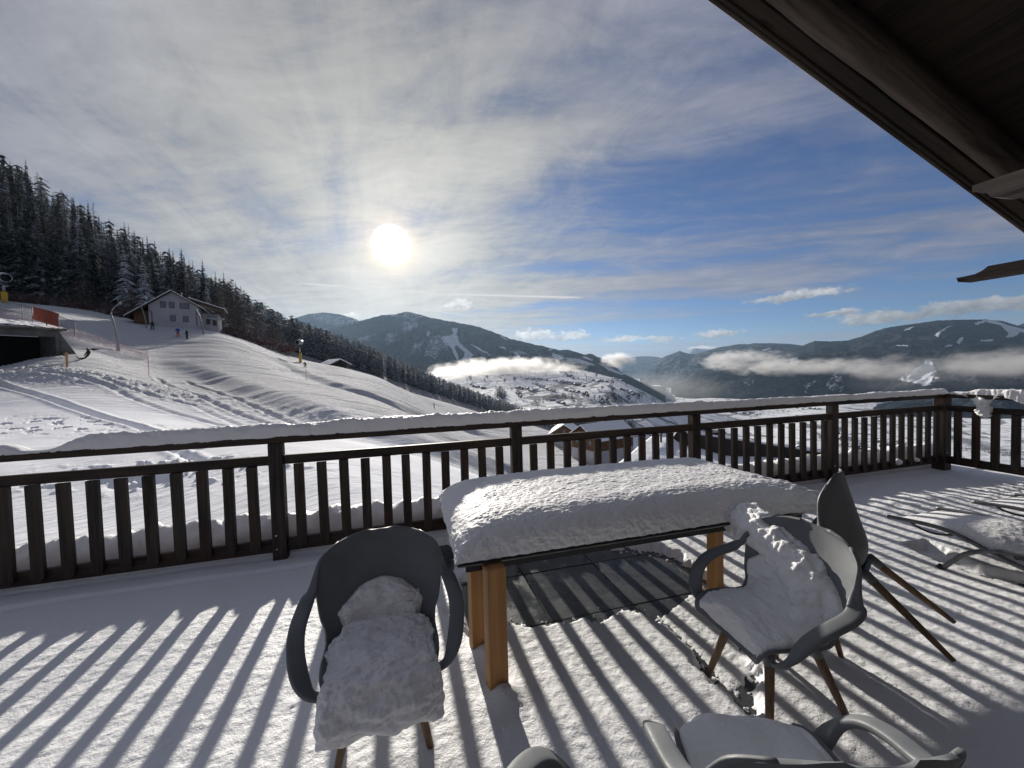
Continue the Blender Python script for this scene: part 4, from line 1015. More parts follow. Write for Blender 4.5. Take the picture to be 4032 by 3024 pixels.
# ================================================================== ROOF OVERHANG
def build_roof():
    QV = 2.2
    a = raywz(2810, 0); b = raywz(4032, 905)
    def hit(w, t):
        k = QV/(-DY*w+DX); return np.array([w*k, k, CAM_Z+t*k])
    A_, B_ = hit(*a), hit(*b); fa, fb = tofr(A_), tofr(B_)
    sl = (fb[2]-fa[2])/(fb[0]-fa[0]); ang = math.atan(sl)
    root = empty('chalet_roof', fr(fa[0], QV, fa[2]), TH, 'dark weathered timber roof overhang with carved beam end above the right side of the terrace', 'roof')
    rot = (0, -ang, 0)
    sh = empty('roof_slope') if False else None
    L0, L1_ = -4.2, 8.5
    def beam(name, x0, x1, y0, y1, z0, z1, mat, bev=.006):
        o = MB().box(x0, x1, y0, y1, z0, z1, bev).build(name, mat, root); o.rotation_euler = rot; return o
    # outer edge: thin verge board, then main verge rafter, then inner rafters
    beam('verge_board', L0, L1_, -.028, 0, .012, .24, M_ROOFW)
    beam('verge_trim', L0, L1_, -.006, .022, -.004, .09, M_WEATH)
    beam('verge_rafter', L0, L1_, -.13, -.030, .03, .20, M_ROOFB)
    # weathered rafter with a live edge
    n = 160; xs = np.linspace(L0, L1_, n); wv = .018*fbm(xs/.5, 0*xs, 3, 3)+.01*np.sin(xs*2.2)
    V_ = []
    for i in range(n):
        for (y, z) in ((-.29, .05), (-.225, .0), (-.165, .0), (-.135, .045), (-.135, .20), (-.29, .20)):
            V_.append((xs[i], y+(wv[i] if z < .1 else 0), z+(wv[i]*.5 if z < .1 else 0)))
    i = np.arange(n-1)[:, None]*6+np.arange(6)[None]; j = np.arange(n-1)[:, None]*6+(np.arange(6)[None]+1) % 6
    o = link('rafter', raw_mesh('rafter', V_, np.stack([i, j, j+6, i+6], -1).reshape(-1, 4)[:, ::-1].copy(), M_WEATH, False), root); o.rotation_euler = rot
    beam('rafter', L0, L1_, -1.12, -1.0, .06, .24, M_ROOFW)
    beam('rafter', L0, L1_, -2.2, -2.08, .06, .24, M_ROOFW)
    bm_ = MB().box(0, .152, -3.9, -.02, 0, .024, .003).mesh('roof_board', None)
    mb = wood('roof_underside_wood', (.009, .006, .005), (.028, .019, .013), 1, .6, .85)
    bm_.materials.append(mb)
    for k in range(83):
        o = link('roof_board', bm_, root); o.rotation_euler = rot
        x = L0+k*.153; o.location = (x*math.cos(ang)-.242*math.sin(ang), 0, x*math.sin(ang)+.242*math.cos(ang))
    # roofing sheet and snow above so the roof is opaque
    beam('roof_snow', L0, L1_, -3.9, -.01, .27, .42, M_SNOW_L, .02)
    # purlins running out to the verge with carved ends
    def purlin(u, v, sz, hz, carve, qe, mat):
        w, t = raywz(u, v); k = qe/(-DY*w+DX); P = np.array([w*k, k, CAM_Z+t*k]); f = tofr(P)
        L = 3.6; hw = sz/2
        if carve == 'big': pr = [(0, 0), (.0, -.045), (-.035, -.05), (-.07, -.075), (-.10, -.125), (-.16, -.155), (-.30, -.165), (-L, -.165), (-L, 0)]
        else: pr = [(0, -.055), (-.012, -.095), (-.03, -.10), (-L, -.11), (-L, .0), (-.20, .0), (-.165, -.03), (-.12, -.05), (-.05, -.055)]
        pr = [(a_*1., b_*hz) for a_, b_ in pr]
        n = len(pr); V2 = [(-hw, p[0], p[1]) for p in pr]+[(hw, p[0], p[1]) for p in pr]
        Fs = [tuple(range(n)), tuple(range(2*n-1, n-1, -1))]+[(i, n+i, n+(i+1) % n, (i+1) % n) for i in range(n)]
        o = MB().add(V2, [tuple(reversed(q)) for q in Fs]).build('purlin', mat, root)
        loc = np.array([f[0], f[1], f[2]])-np.array([fa[0], QV, fa[2]])
        o.location = tuple(loc)
    mw = wood('purlin_wood', (.05, .042, .036), (.20, .17, .145), 1, .7, .85, bump=.9)
    purlin(3852, 735, .15, 1.05, 'big', 2.02, mw)
    purlin(3785, 1072, .14, 1.0, 'small', 2.35, wood('purlin_dark_wood', (.02, .017, .015), (.085, .068, .055), 1, .7, .85))
    # house wall behind the photographer
    o = MB().box(L0+1.5, L1_-.5, -3.75, -3.6, -6.4, -1.2, 0).build('wall', M_ROOFW, root)
    return root
build_roof()

# ================================================================== NEAR BUILDING BELOW THE RAILING
M_ROOFSNOW = snowmat('roof_snow_soft', 3., .4, .6, .5, .05, .25, col=(.78, .80, .84))
M_DARKT = simple('dark_timber', (.018, .016, .015), .7, 4, .3)
def near_house():
    d0 = 27.
    root = empty('neighbour_house', at(2700, 2000, d0), 0, 'snow covered roof just below the terrace with a dark ridge wall', 'house')
    L = np.array(root.location)
    def pt(u, v, d): return at(u, v, d)-L
    # main snowy roof plane: verge runs up from lower left to the ridge
    P = [pt(2372, 1872, 22), pt(2564, 1716, 31), pt(2690, 1712, 34), pt(3240, 1800, 27), pt(3420, 1905, 20), pt(3380, 2200, 14), pt(2500, 2250, 14)]
    A0, A1, A2, A3 = pt(2378, 1868, 21), pt(2566, 1716, 30), pt(3260, 1800, 25), pt(3330, 2150, 15)
    B0, B1 = pt(2250, 2100, 14), pt(3330, 2150, 14)
    nu, nv = 90, 60
    U_, V_ = np.meshgrid(np.linspace(0, 1, nu), np.linspace(0, 1, nv), indexing='ij')
    TL, TR, BL, BR = pt(2566, 1718, 30), pt(3300, 1800, 24), pt(2372, 1876, 21), pt(3300, 2150, 14)
    tp = [(2564, 1716, 30), (2645, 1724, 29.2), (2692, 1752, 28.4), (2855, 1792, 27.2), (3049, 1802, 26), (3300, 1815, 24.3)]
    top = np.array([pt(u, np.interp(u, [a[0] for a in tp], [a[1] for a in tp]), np.interp(u, [a[0] for a in tp], [a[2] for a in tp])) for u in np.linspace(2564, 3300, nu)])
    G = top[:, None, :]*(1-V_[..., None])+(BL*(1-U_[..., None])+BR*U_[..., None])*V_[..., None]
    G[..., 2] += .10*fbm(G[..., 0]/2., G[..., 1]/2., 1, 4)+.02*fbm(G[..., 0]/.4, G[..., 1]/.4, 4, 3)
    lo = G.copy(); lo[..., 2] -= .32
    n = nu*nv; idx = np.arange(n).reshape(nu, nv); loop = np.concatenate([idx[:, 0], idx[-1, 1:], idx[-2::-1, -1], idx[0, -2:0:-1]]); l2 = np.roll(loop, -1)
    Fs = np.concatenate([grid_faces(nu, nv, True), grid_faces(nu, nv)+n, np.stack([loop, l2, l2+n, loop+n], -1)])
    link('roof_snow', raw_mesh('roof_snow', np.concatenate([G.reshape(-1, 3), lo.reshape(-1, 3)]), Fs, M_ROOFSNOW), root)
    m = MB(); m.tube([BL+[-.12, 0, -.18], TL+[-.12, 0, -.18]], (.10, .16), 4); m.build('verge_board', M_DARKT, root)
    m = MB(); m.tube([BL+[.2, .1, -.5], TL+[.2, .1, -.5]], (.4, .2), 4); m.build('roof_edge', M_DARKT, root)
    # second roof behind: dark soffit band with a strip of snow along its top
    T0, T1 = pt(2650, 1722, 30), pt(3235, 1800, 25)
    K = [pt(2636, 1743, 29.3), pt(2664, 1702, 29.1), pt(2740, 1712, 28.4), pt(2900, 1735, 27.2), pt(3090, 1763, 25.9), pt(3260, 1790, 24.9)]
    Kb = [pt(2636, 1747, 29.3), pt(2664, 1760, 29.1), pt(2740, 1785, 28.4), pt(2900, 1815, 27.2), pt(3090, 1820, 25.9), pt(3260, 1830, 24.9)]
    V2 = []; F2 = []
    for k, (a, b) in enumerate(zip(K, Kb)): V2 += [a, b, a+[.3, .8, 0], b+[.3, .8, 0]]
    for k in range(5):
        q = 4*k; F2 += [(q, q+1, q+5, q+4), (q+2, q+6, q+7, q+3), (q, q+4, q+6, q+2), (q+1, q+3, q+7, q+5)]
    MB().add(V2, F2).build('ridge_wall', M_DARKT, root)
    pth = [k+np.array([.1, .2, .06]) for k in K[1:]]
    o = blob('ridge_snow', pth, [.10, .12, .12, .11, .10], 120, 14, .12, .5, 2, M_ROOFSNOW, root, flat=.7)
    m = MB(); m.box(-.55, .55, -.4, .4, -1.3, .25); o = m.build('chimney', M_DARKT, root); o.location = tuple(pt(2818, 1715, 33)); 
    m = MB(); m.box(-.65, .65, -.5, .5, .26, .34); c = m.build('chimney_cap', M_DARKT, o)
    m = MB(); m.box(0, 9, 0, 6, -9, -1.2); m.build('wall', simple('rendered_wall_grey', (.35, .34, .32), .9), root)
    # stove pipe near the verge
    m = MB(); m.tube([(0, 0, -.3), (0, 0, .45), (.08, 0, .62), (.0, 0, .75)], .07, 8); o = m.build('vent_pipe', M_DARKT, root); o.location = tuple(pt(2603, 1735, 28))
near_house()

# ================================================================== HOUSES
M_PLASTER = simple('white_render', (.42, .42, .44), .9, .6, .1)
M_TIMBER = wood('chalet_timber', (.07, .035, .018), (.19, .10, .05), 0, .3, .8)
M_SHUT = simple('roller_shutter', (.17, .18, .20), .7, 3, .1)
M_FRAME = simple('window_frame_dark', (.04, .04, .045), .5)
M_EAVE = simple('eave_timber', (.045, .030, .022), .8, 3, .3)
M_ROOFTOP = snowmat('roof_top_snow', 2., .3, .5, .3, .05, .1)
def gable_house(root, w, l, h, rise, over, wallmat, snow_t=.14, wins=(), roofmat=None, off=0., left_ext=0.):
    """local: gable wall in the x-z plane at y=0 (facing -y), ridge along +y"""
    m = MB(); x0, x1 = -w/2, w/2; sl = rise/(w/2)
    V_ = [(x0, 0, -3), (x1, 0, -3), (x1, 0, h), (off, 0, h+rise), (x0, 0, h)]; V_ += [(a, l, c) for a, b, c in V_]
    m.add(V_, [(0, 1, 2, 3, 4), (9, 8, 7, 6, 5), (1, 6, 7, 2), (0, 4, 9, 5)]); m.build('wall', wallmat, root)
    for side in (-1, 1):
        sll = rise/(w/2-side*off)
        xe = (w/2+over+(left_ext if side < 0 else 0))*side; ze = h-sll*(abs(xe)-w/2)
        t = .16
        for nm, z0, z1, mt, ex in (('roof', .02, .02+t, M_EAVE, 0), ('roof_snow', .02+t+.004, .02+t+snow_t, M_ROOFTOP, .03)):
            A_ = [(off, -over-ex, h+rise+z0), (xe, -over-ex, ze+z0), (xe, l+over, ze+z0), (off, l+over, h+rise+z0)]; A_ += [(a, b, c+z1-z0) for a, b, c in A_]
            fs = [(0, 1, 2, 3), (7, 6, 5, 4), (0, 4, 5, 1), (1, 5, 6, 2), (2, 6, 7, 3), (3, 7, 4, 0)]
            if side > 0: fs = [f[::-1] for f in fs]
            MB().add(A_, fs).build(nm, mt, root)
    for (cx_, cz_, ww_, hh_) in wins:
        f = MB().box(cx_-ww_/2-.07, cx_+ww_/2+.07, -.06, .02, cz_-hh_/2-.07, cz_+hh_/2+.07).build('window', M_FRAME, root)
        MB().box(cx_-ww_/2, cx_+ww_/2, -.075, -.062, cz_-hh_/2, cz_+hh_/2).build('shutter', M_SHUT, f)
def skihouse():
    # gable wall spans photo u 598..784 at depth ~79; wall top corner v ~1203, base v ~1270..1280
    d = 80.; P = at(690, 1283, d); root = empty('ski_house', P, math.radians(31), 'white gabled two storey house at the top of the piste before the forest', 'house')
    w = 8.0; s = d/1514.
    k = lambda u: (u-690)*s*.80
    zz = lambda v: (1283-v)*s
    gable_house(root, w, 9., zz(1206), zz(1152)-zz(1206), .9, M_PLASTER, .15,
                [(k(649), zz(1202), .75, 1.15), (k(681), zz(1203), .75, 1.15), (k(729), zz(1204), 1.4, 1.1), (k(683), zz(1254), .75, 1.15), (k(731), zz(1255), .75, 1.15)], off=-.3, left_ext=2.6)
    # lower right wing with balcony and its own roof behind
    x1 = w/2
    m = MB(); m.box(x1+.01, x1+2.9, 2.2, 8.6, -3, zz(1225)); m.build('side_wing', M_PLASTER, root)
    m = MB(); m.add([(x1-2.2, 3.2, zz(1166)), (x1+4.0, 3.2, zz(1206)), (x1+4.0, 10, zz(1206)), (x1-2.2, 10, zz(1166))]+[(x1-2.2, 3.2, zz(1166)+.3), (x1+4.0, 3.2, zz(1206)+.3), (x1+4.0, 10, zz(1206)+.3), (x1-2.2, 10, zz(1166)+.3)], [(3, 2, 1, 0), (4, 5, 6, 7), (0, 1, 5, 4), (1, 2, 6, 5), (2, 3, 7, 6), (3, 0, 4, 7)]); o = m.build('rear_roof', M_EAVE, root)
    m = MB(); m.add([(x1-2.2, 3.1, zz(1166)+.31), (x1+4.1, 3.1, zz(1206)+.31), (x1+4.1, 10, zz(1206)+.31), (x1-2.2, 10, zz(1166)+.31)]+[(x1-2.2, 3.1, zz(1166)+.46), (x1+4.1, 3.1, zz(1206)+.46), (x1+4.1, 10, zz(1206)+.46), (x1-2.2, 10, zz(1166)+.46)], [(3, 2, 1, 0), (4, 5, 6, 7), (0, 1, 5, 4), (1, 2, 6, 5), (2, 3, 7, 6), (3, 0, 4, 7)]); m.build('roof_snow', M_ROOFTOP, o)
    m = MB(); m.box(x1+1.2, x1+4.0, 1.2, 3.0, zz(1247), zz(1244)); o = m.build('balcony', M_PLASTER, root)
    m = MB(); [m.box(x1+1.2+.14*i, x1+1.24+.14*i, 1.2, 1.24, zz(1244)+.01, zz(1244)+1.0) for i in range(20)]; m.box(x1+1.15, x1+4.05, 1.17, 1.27, zz(1244)+1.01, zz(1244)+1.1); m.build('balcony_rail', M_EAVE, o)
    m = MB(); m.tube([(x1-.5, -.12, zz(1225)), (x1-.45, -.12, 0.2)], .06, 6); m.tube([(x1-.5, -.12, zz(1225)), (x1+.9, -.12, zz(1218))], .05, 6); m.build('downpipe', M_FRAME, root)
    m = MB(); m.tube([(-w/2+.15, -.15, zz(1226)), (-w/2+.45, -.15, zz(1231)), (-w/2+.5, -.15, .3)], .06, 6); m.build('downpipe', M_FRAME, root)
    m = MB(); m.box(k(704), k(709), 3.0, 3.3, zz(1160), zz(1142)); m.build('chimney', M_EAVE, root)
    m = MB(); m.box(-w/2-2.4, -w/2-.02, .8, 6, -2, zz(1228)); m.build('carport', M_TIMBER, root)
    for cx_, v in ((x1+1.2, 1257), (x1+2.3, 1262)):
        f = MB().box(cx_-.35, cx_+.35, 2.12, 2.19, zz(v+11), zz(v-11)).build('window', M_FRAME, root)
skihouse()
def chalet(u, v, d, w, l, h, rise, rz, label, wins=True, wallmat=None, base_col=True):
    P = at(u, v, d); root = empty('chalet', P, rz, label, 'chalet')
    ws_ = [(-w*.25, h*.75, 1., 1.2), (w*.25, h*.75, 1., 1.2), (0, h+.4, 1., 1.1)] if wins else ()
    gable_house(root, w, l, h, rise, 1.2, wallmat or M_TIMBER, .35, ws_)
    if base_col: MB().box(-w/2-.05, w/2+.05, -.05, l+.05, -3, h*.38).build('plinth', M_PLASTER, root)
    for yy in (l*.25, l*.6):
        MB().box(-w/2-.08, -w/2+.02, yy, yy+1.1, h*.6, h*.6+1.2).build('window', M_FRAME, root)
        MB().box(-w/2-1.2, -w/2, l*.05, l*.95, h*.48, h*.48+.12).build('balcony', M_TIMBER, root) if yy < l*.3 else None
    return root
chalet(2300, 1800, 105, 10, 14, 5.6, 3.0, math.radians(-58), 'brown timber chalet with big white roof, seen between balusters above the table')
chalet(2222, 1742, 128, 8, 11, 3.2, 2.6, math.radians(-12), 'smaller chalet with peaked snowy roof behind the piste edge, seen under the handrail')
chalet(1335, 1452, 126, 5, 6, 1.6, 1.2, math.radians(50), 'small dark hut with snowy roof at the foot of the forest', False, M_DARKT, False)

# ---- concrete garage cut into the slope on the left
M_CONC = simple('old_concrete', (.13, .125, .115), .9, 1.2, .35, bump=.3)
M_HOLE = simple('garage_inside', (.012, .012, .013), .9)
def garage():
    k = 39.4/1514.; root = empty('garage', GP, GRZ, 'dark open concrete garage sunk into the snowy bank at the left edge', 'garage')
    zt = (1437-1318)*k; zl = (1437-1303)*k
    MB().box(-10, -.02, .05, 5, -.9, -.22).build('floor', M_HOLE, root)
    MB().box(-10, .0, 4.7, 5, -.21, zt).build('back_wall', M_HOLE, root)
    MB().box(-10.2, -.3, -.02, .35, zt-.25, zl).build('lintel', M_CONC, root)
    MB().box(-.28, .05, 0, 5, -1, zl).build('side_wall', M_CONC, root)
    MB().box(-10.2, .45, -.45, 5.4, zl+.005, zl+.17, .01).build('roof', M_CONC, root)
    MB().add([(.06, -.05, -1), (1.45, -.25, -1), (1.40, -.25, .45), (.06, -.05, zl-.25), (.06, .22, -1), (1.45, .02, -1), (1.40, .02, .45), (.06, .22, zl-.25)], [(0, 1, 2, 3), (7, 6, 5, 4), (3, 2, 6, 7), (1, 5, 6, 2)]).build('wing_wall', M_CONC, root)
    nu, nv = 120, 34; U_, V_ = np.meshgrid(np.linspace(-10, .6, nu), np.linspace(-.4, 8.5, nv), indexing='ij')
    H = zl+.2+np.clip(V_, 0, 9)*.17+.14*fbm(U_/.5, V_/.5, 1, 3)+(-U_)*.03
    m2, n_, b_s = newmat('earth_and_snow'); tc = n_.node('ShaderNodeTexCoord').outputs['Object']; f = n_.noise(tc, 1.6, 5, .7); xx, yy, z_ = n_.sep(tc)
    n_.put(b_s.inputs['Base Color'], n_.mix(n_.smooth(f+(yy*.22).min(.3), .60, .70), (.03, .024, .02), (.75, .77, .8))); b_s.inputs['Roughness'].default_value = .9
    link('earth_cover', raw_mesh('earth_cover', np.stack([U_, V_, H], -1).reshape(-1, 3), grid_faces(nu, nv), m2), root)
garage()
# crowd barriers, orange mat and pink safety net above the garage
M_GALV = simple('barrier_steel', (.10, .10, .115), .5, metal=.3)
M_ORANGE = simple('orange_tarp', (.26, .045, .018), .8, 3, .25)
def netmat():
    m, n, b = newmat('pink_net'); b.inputs['Base Color'].default_value = (.50, .35, .38, 1); b.inputs['Roughness'].default_value = .9
    tc = n.node('ShaderNodeTexCoord').outputs['Object']; f = n.noise(tc, 1.2, 3, .6)
    n.put(b.inputs['Alpha'], n.smooth(f, .3, .7, .38, .60)); return m
def barrier(u0, v0, u1, v1, d0, d1, h, label):
    A_, B_ = at(u0, v0, d0), at(u1, v1, d1); root = empty('crowd_barrier', A_, 0, label, 'barrier', 'steel crowd barriers above the garage'); L = B_-A_
    m = MB(); m.tube([(0, 0, h), L+[0, 0, h]], .03, 6); m.tube([(0, 0, .12), L+[0, 0, .12]], .03, 6); m.tube([(0, 0, -.5), (0, 0, h)], .03, 6); m.tube([L+[0, 0, -.5], L+[0, 0, h]], .03, 6); m.build('frame', M_GALV, root)
    n = max(4, int(np.linalg.norm(L)/.16))
    bm__ = MB().tube([(0, 0, .12), (0, 0, h)], .011, 4).mesh('bar', M_GALV)
    for i in range(1, n):
        o = link('bar', bm__, root); o.location = tuple(L*i/n)
barrier(-60, 1210, 88, 1240, 42, 41, 1.05, 'steel crowd barrier at the far left above the garage')
barrier(88, 1240, 128, 1250, 41, 40.5, 1.05, 'short steel barrier joining the orange tarp above the garage')
barrier(232, 1285, 295, 1308, 39, 38.5, 1.05, 'last steel crowd barrier right of the orange tarp')
A_, B_ = at(128, 1254, 40.3), at(234, 1286, 39.2)
root = empty('tarp_barrier', A_, 0, 'barrier wrapped in orange brown tarpaulin above the garage roof', 'barrier'); Lx = B_-A_
G = np.array([[Lx*t+np.array([.12*z+.05*math.sin(9*t+3*z), -.1*math.sin(7*t), z*1.28]) for z in np.linspace(-.05, 1, 8)] for t in np.linspace(0, 1, 24)])
o = link('tarpaulin', raw_mesh('tarpaulin', G.reshape(-1, 3), grid_faces(24, 8), M_ORANGE), root); md = o.modifiers.new('t', 'SOLIDIFY'); md.thickness = .03
m = MB(); m.tube([Lx*.6+[0, -.15, -.3], Lx*.6+[-.1, -.15, 1.3]], .04, 6); m.build('pole', M_CONC, root)
Gn = []
for x in np.linspace(0, 7.0, 70):
    i = min(int(x), 6); f = x-i; q = NETL[i]*(1-f)+NETL[i+1]*f; zb = float(slope_full(np.array([q[0]]), np.array([q[1]]))[0])
    Gn.append([np.array([q[0], q[1]+.1*math.sin(x*9)*t, zb-.2+t*1.45]) for t in np.linspace(0, 1, 4)])
Gn = np.array(Gn)
o = link('safety_net', raw_mesh('safety_net', Gn.reshape(-1, 3), grid_faces(70, 4), netmat())); tag(o, 'pale pink safety net strung along the piste edge behind the garage', 'net')

def ground(x, y): return float(slope_full(np.array([float(x)]), np.array([float(y)]))[0])
def gpos(u, d):
    w = raywz(u, 1450)[0]; return np.array([w*d, d, ground(w*d, d)])
# snow lances and snow cannons
M_YEL = simple('yellow_pad', (.55, .34, .015), .7, 6, .2)
M_STEEL = simple('cannon_steel', (.38, .39, .40), .35, 5, .2, .6)
M_POLE = simple('lance_steel', (.22, .22, .22), .5, 3, .2, .3)
def lance(u, d, h, lean, label, thick=.06):
    P = gpos(u, d); root = empty('snow_lance', P, 0, label, 'snow lance', 'bent snow lances beside the piste')
    pts = [(0, 0, -.3), (-.02*h, 0, .3*h), (-.07*h, 0, .62*h), (-.11*h, 0, .78*h), (lean*.035*h-.08*h, 0, .90*h), (lean*.14*h-.06*h, 0, h)]
    MB().tube(catmull(pts, 20), np.linspace(thick*1.5, thick*.8, 20), 8).build('pole', M_POLE, root, True)
    MB().tube([(0, 0, -.3), (-.008*h, 0, .12*h)], thick*2.1, 8).build('base', M_POLE, root)
    e = pts[-1]; MB().tube([(e[0], 0, e[2]), (e[0]+lean*.03*h, 0, e[2]+.02*h)], thick*1.6, 8).build('nozzle', M_STEEL, root)
lance(470, 49.5, 6.1, 1, 'bent snow lance standing alone left of the white house', .075)
def lance2(u, d, h, label):
    P = gpos(u, d); root = empty('snow_lance', P, 0, label, 'snow lance', 'bent snow lances beside the piste')
    pts = [(0, 0, -.5), (-.03*h, 0, .35*h), (-.13*h, 0, .75*h), (-.24*h, 0, h)]
    MB().tube(catmull(pts, 16), np.linspace(.13, .08, 16), 8).build('pole', M_POLE, root, True)
    MB().tube([pts[-1], (-.27*h, 0, 1.03*h)], .10, 8).build('nozzle', M_STEEL, root)
lance2(586, 74, 4.6, 'curved snow lance in front of the left corner of the white house')
lance2(808, 74, 5.0, 'curved snow lance in front of the right corner of the white house')
def cannon(u, d, H, sc, rz, label, tall=True):
    P = gpos(u, d); root = empty('snow_cannon', P, rz, label, 'snow cannon', 'fan snow cannons on towers beside the piste')
    MB().tube([(0, 0, -.5), (0, 0, H*.38)], .34*sc, 12).build('padding', M_YEL, root, True)
    MB().tube([(0, 0, H*.38), (0, 0, H*.72)], .16*sc, 10).build('mast', M_STEEL, root, True)
    MB().box(-.35*sc, .35*sc, -.35*sc, .35*sc, H*.60, H*.72, .03).build('cabinet', M_FRAME, root)
    c = H*.72+.62*sc
    pr = [(-.95, .62), (-.93, .70), (-.4, .72), (.3, .60), (.85, .52), (.87, .46)]
    b = MB().tube([(x*sc, 0, c+x*.12*sc) for x, r in pr], [r*sc for x, r in pr], 20, False, ref=(0, 1, 0)).build('barrel', M_STEEL, root, True)
    md = b.modifiers.new('t', 'SOLIDIFY'); md.thickness = .04
    MB().tube([(-.5*sc, 0, c-.06*sc), (.3*sc, 0, c+.04*sc)], [.69*sc, .56*sc], 16).build('fan', M_BLACK, root, True)
    sn = MB().tube([(-.9*sc, 0, c+.55*sc), (-.2*sc, 0, c+.63*sc), (.5*sc, 0, c+.60*sc)], [(.25*sc, .10*sc), (.38*sc, .16*sc), (.1*sc, .05*sc)], 10).build('snow_cap', M_SNOW_L, root, True)
cannon(36, 66, 5.2, 1.05, math.radians(160), 'snow cannon on a yellow padded mast at the far left edge')
cannon(1184, 99, 6.3, .95, math.radians(80), 'dark snow cannon on a tall yellow post at the crest of the piste')
P = gpos(1934, 150); root = empty('snow_cannon', P, math.radians(60), 'low snow cannon whose head peeks over the handrail snow at the slope end', 'snow cannon', 'fan snow cannons on towers beside the piste')
MB().tube([(0, 0, -4), (0, 0, .9)], .18, 8).build('mast', M_STEEL, root)
b = MB().tube([(-.9, 0, 1.5), (-.85, 0, 1.5), (0, 0, 1.55), (.8, 0, 1.6)], [.6, .8, .85, .7], 18, False, ref=(0, 1, 0)).build('barrel', M_STEEL, root, True); md = b.modifiers.new('t', 'SOLIDIFY'); md.thickness = .06
MB().tube([(.3, 0, 1.55), (.4, 0, 1.56)], .66, 16).build('fan', M_BLACK, root, True)
# piste marker poles
M_RED = simple('red_marker', (.55, .05, .03), .6)
for u, d, lb_ in ((1204, 60, 'thin red piste marker pole standing in the hollow of the piste'), (585, 42, 'thin marker pole at the lower end of the pink net')):
    P = gpos(u, d); r_ = empty('marker_pole', P, 0, lb_, 'pole'); MB().tube([(0, 0, -.3), (.02, 0, 1.9)], .03, 6).build('pole', M_RED, r_)
P = gpos(265, 34.5); r_ = empty('wooden_stake', P, 0, 'short pale wooden stake in the ploughed snow beside the garage', 'stake'); MB().box(-.06, .06, -.06, .06, -.3, 1.3, .01).build('stake', M_LEGW, r_)
# dark driftwood and stones on the bank
for pts, lb_ in (([(330, 1402), (345, 1382), (342, 1372), (350, 1388), (335, 1408), (312, 1413), (300, 1400)], 'dark ragged bushy roots poking from the bank beside the garage'), ([(352, 1374), (372, 1376), (390, 1374)], 'short dark log lying on the shaded snow bank')):
    r = [at(u, v, 38.5 if len(pts) > 3 else 39.5) for u, v in pts]; zs = [max(p[2], ground(p[0], p[1])+.1) for p in r]
    r = [np.array([p[0], p[1], z]) for p, z in zip(r, zs)]
    o = blob('roots' if len(pts) > 3 else 'log', r, [.03, .07, .10, .10, .07, .03], 30, 10, .8, .4, 3, M_DARKT); tag(o, lb_, 'roots' if len(pts) > 3 else 'log')

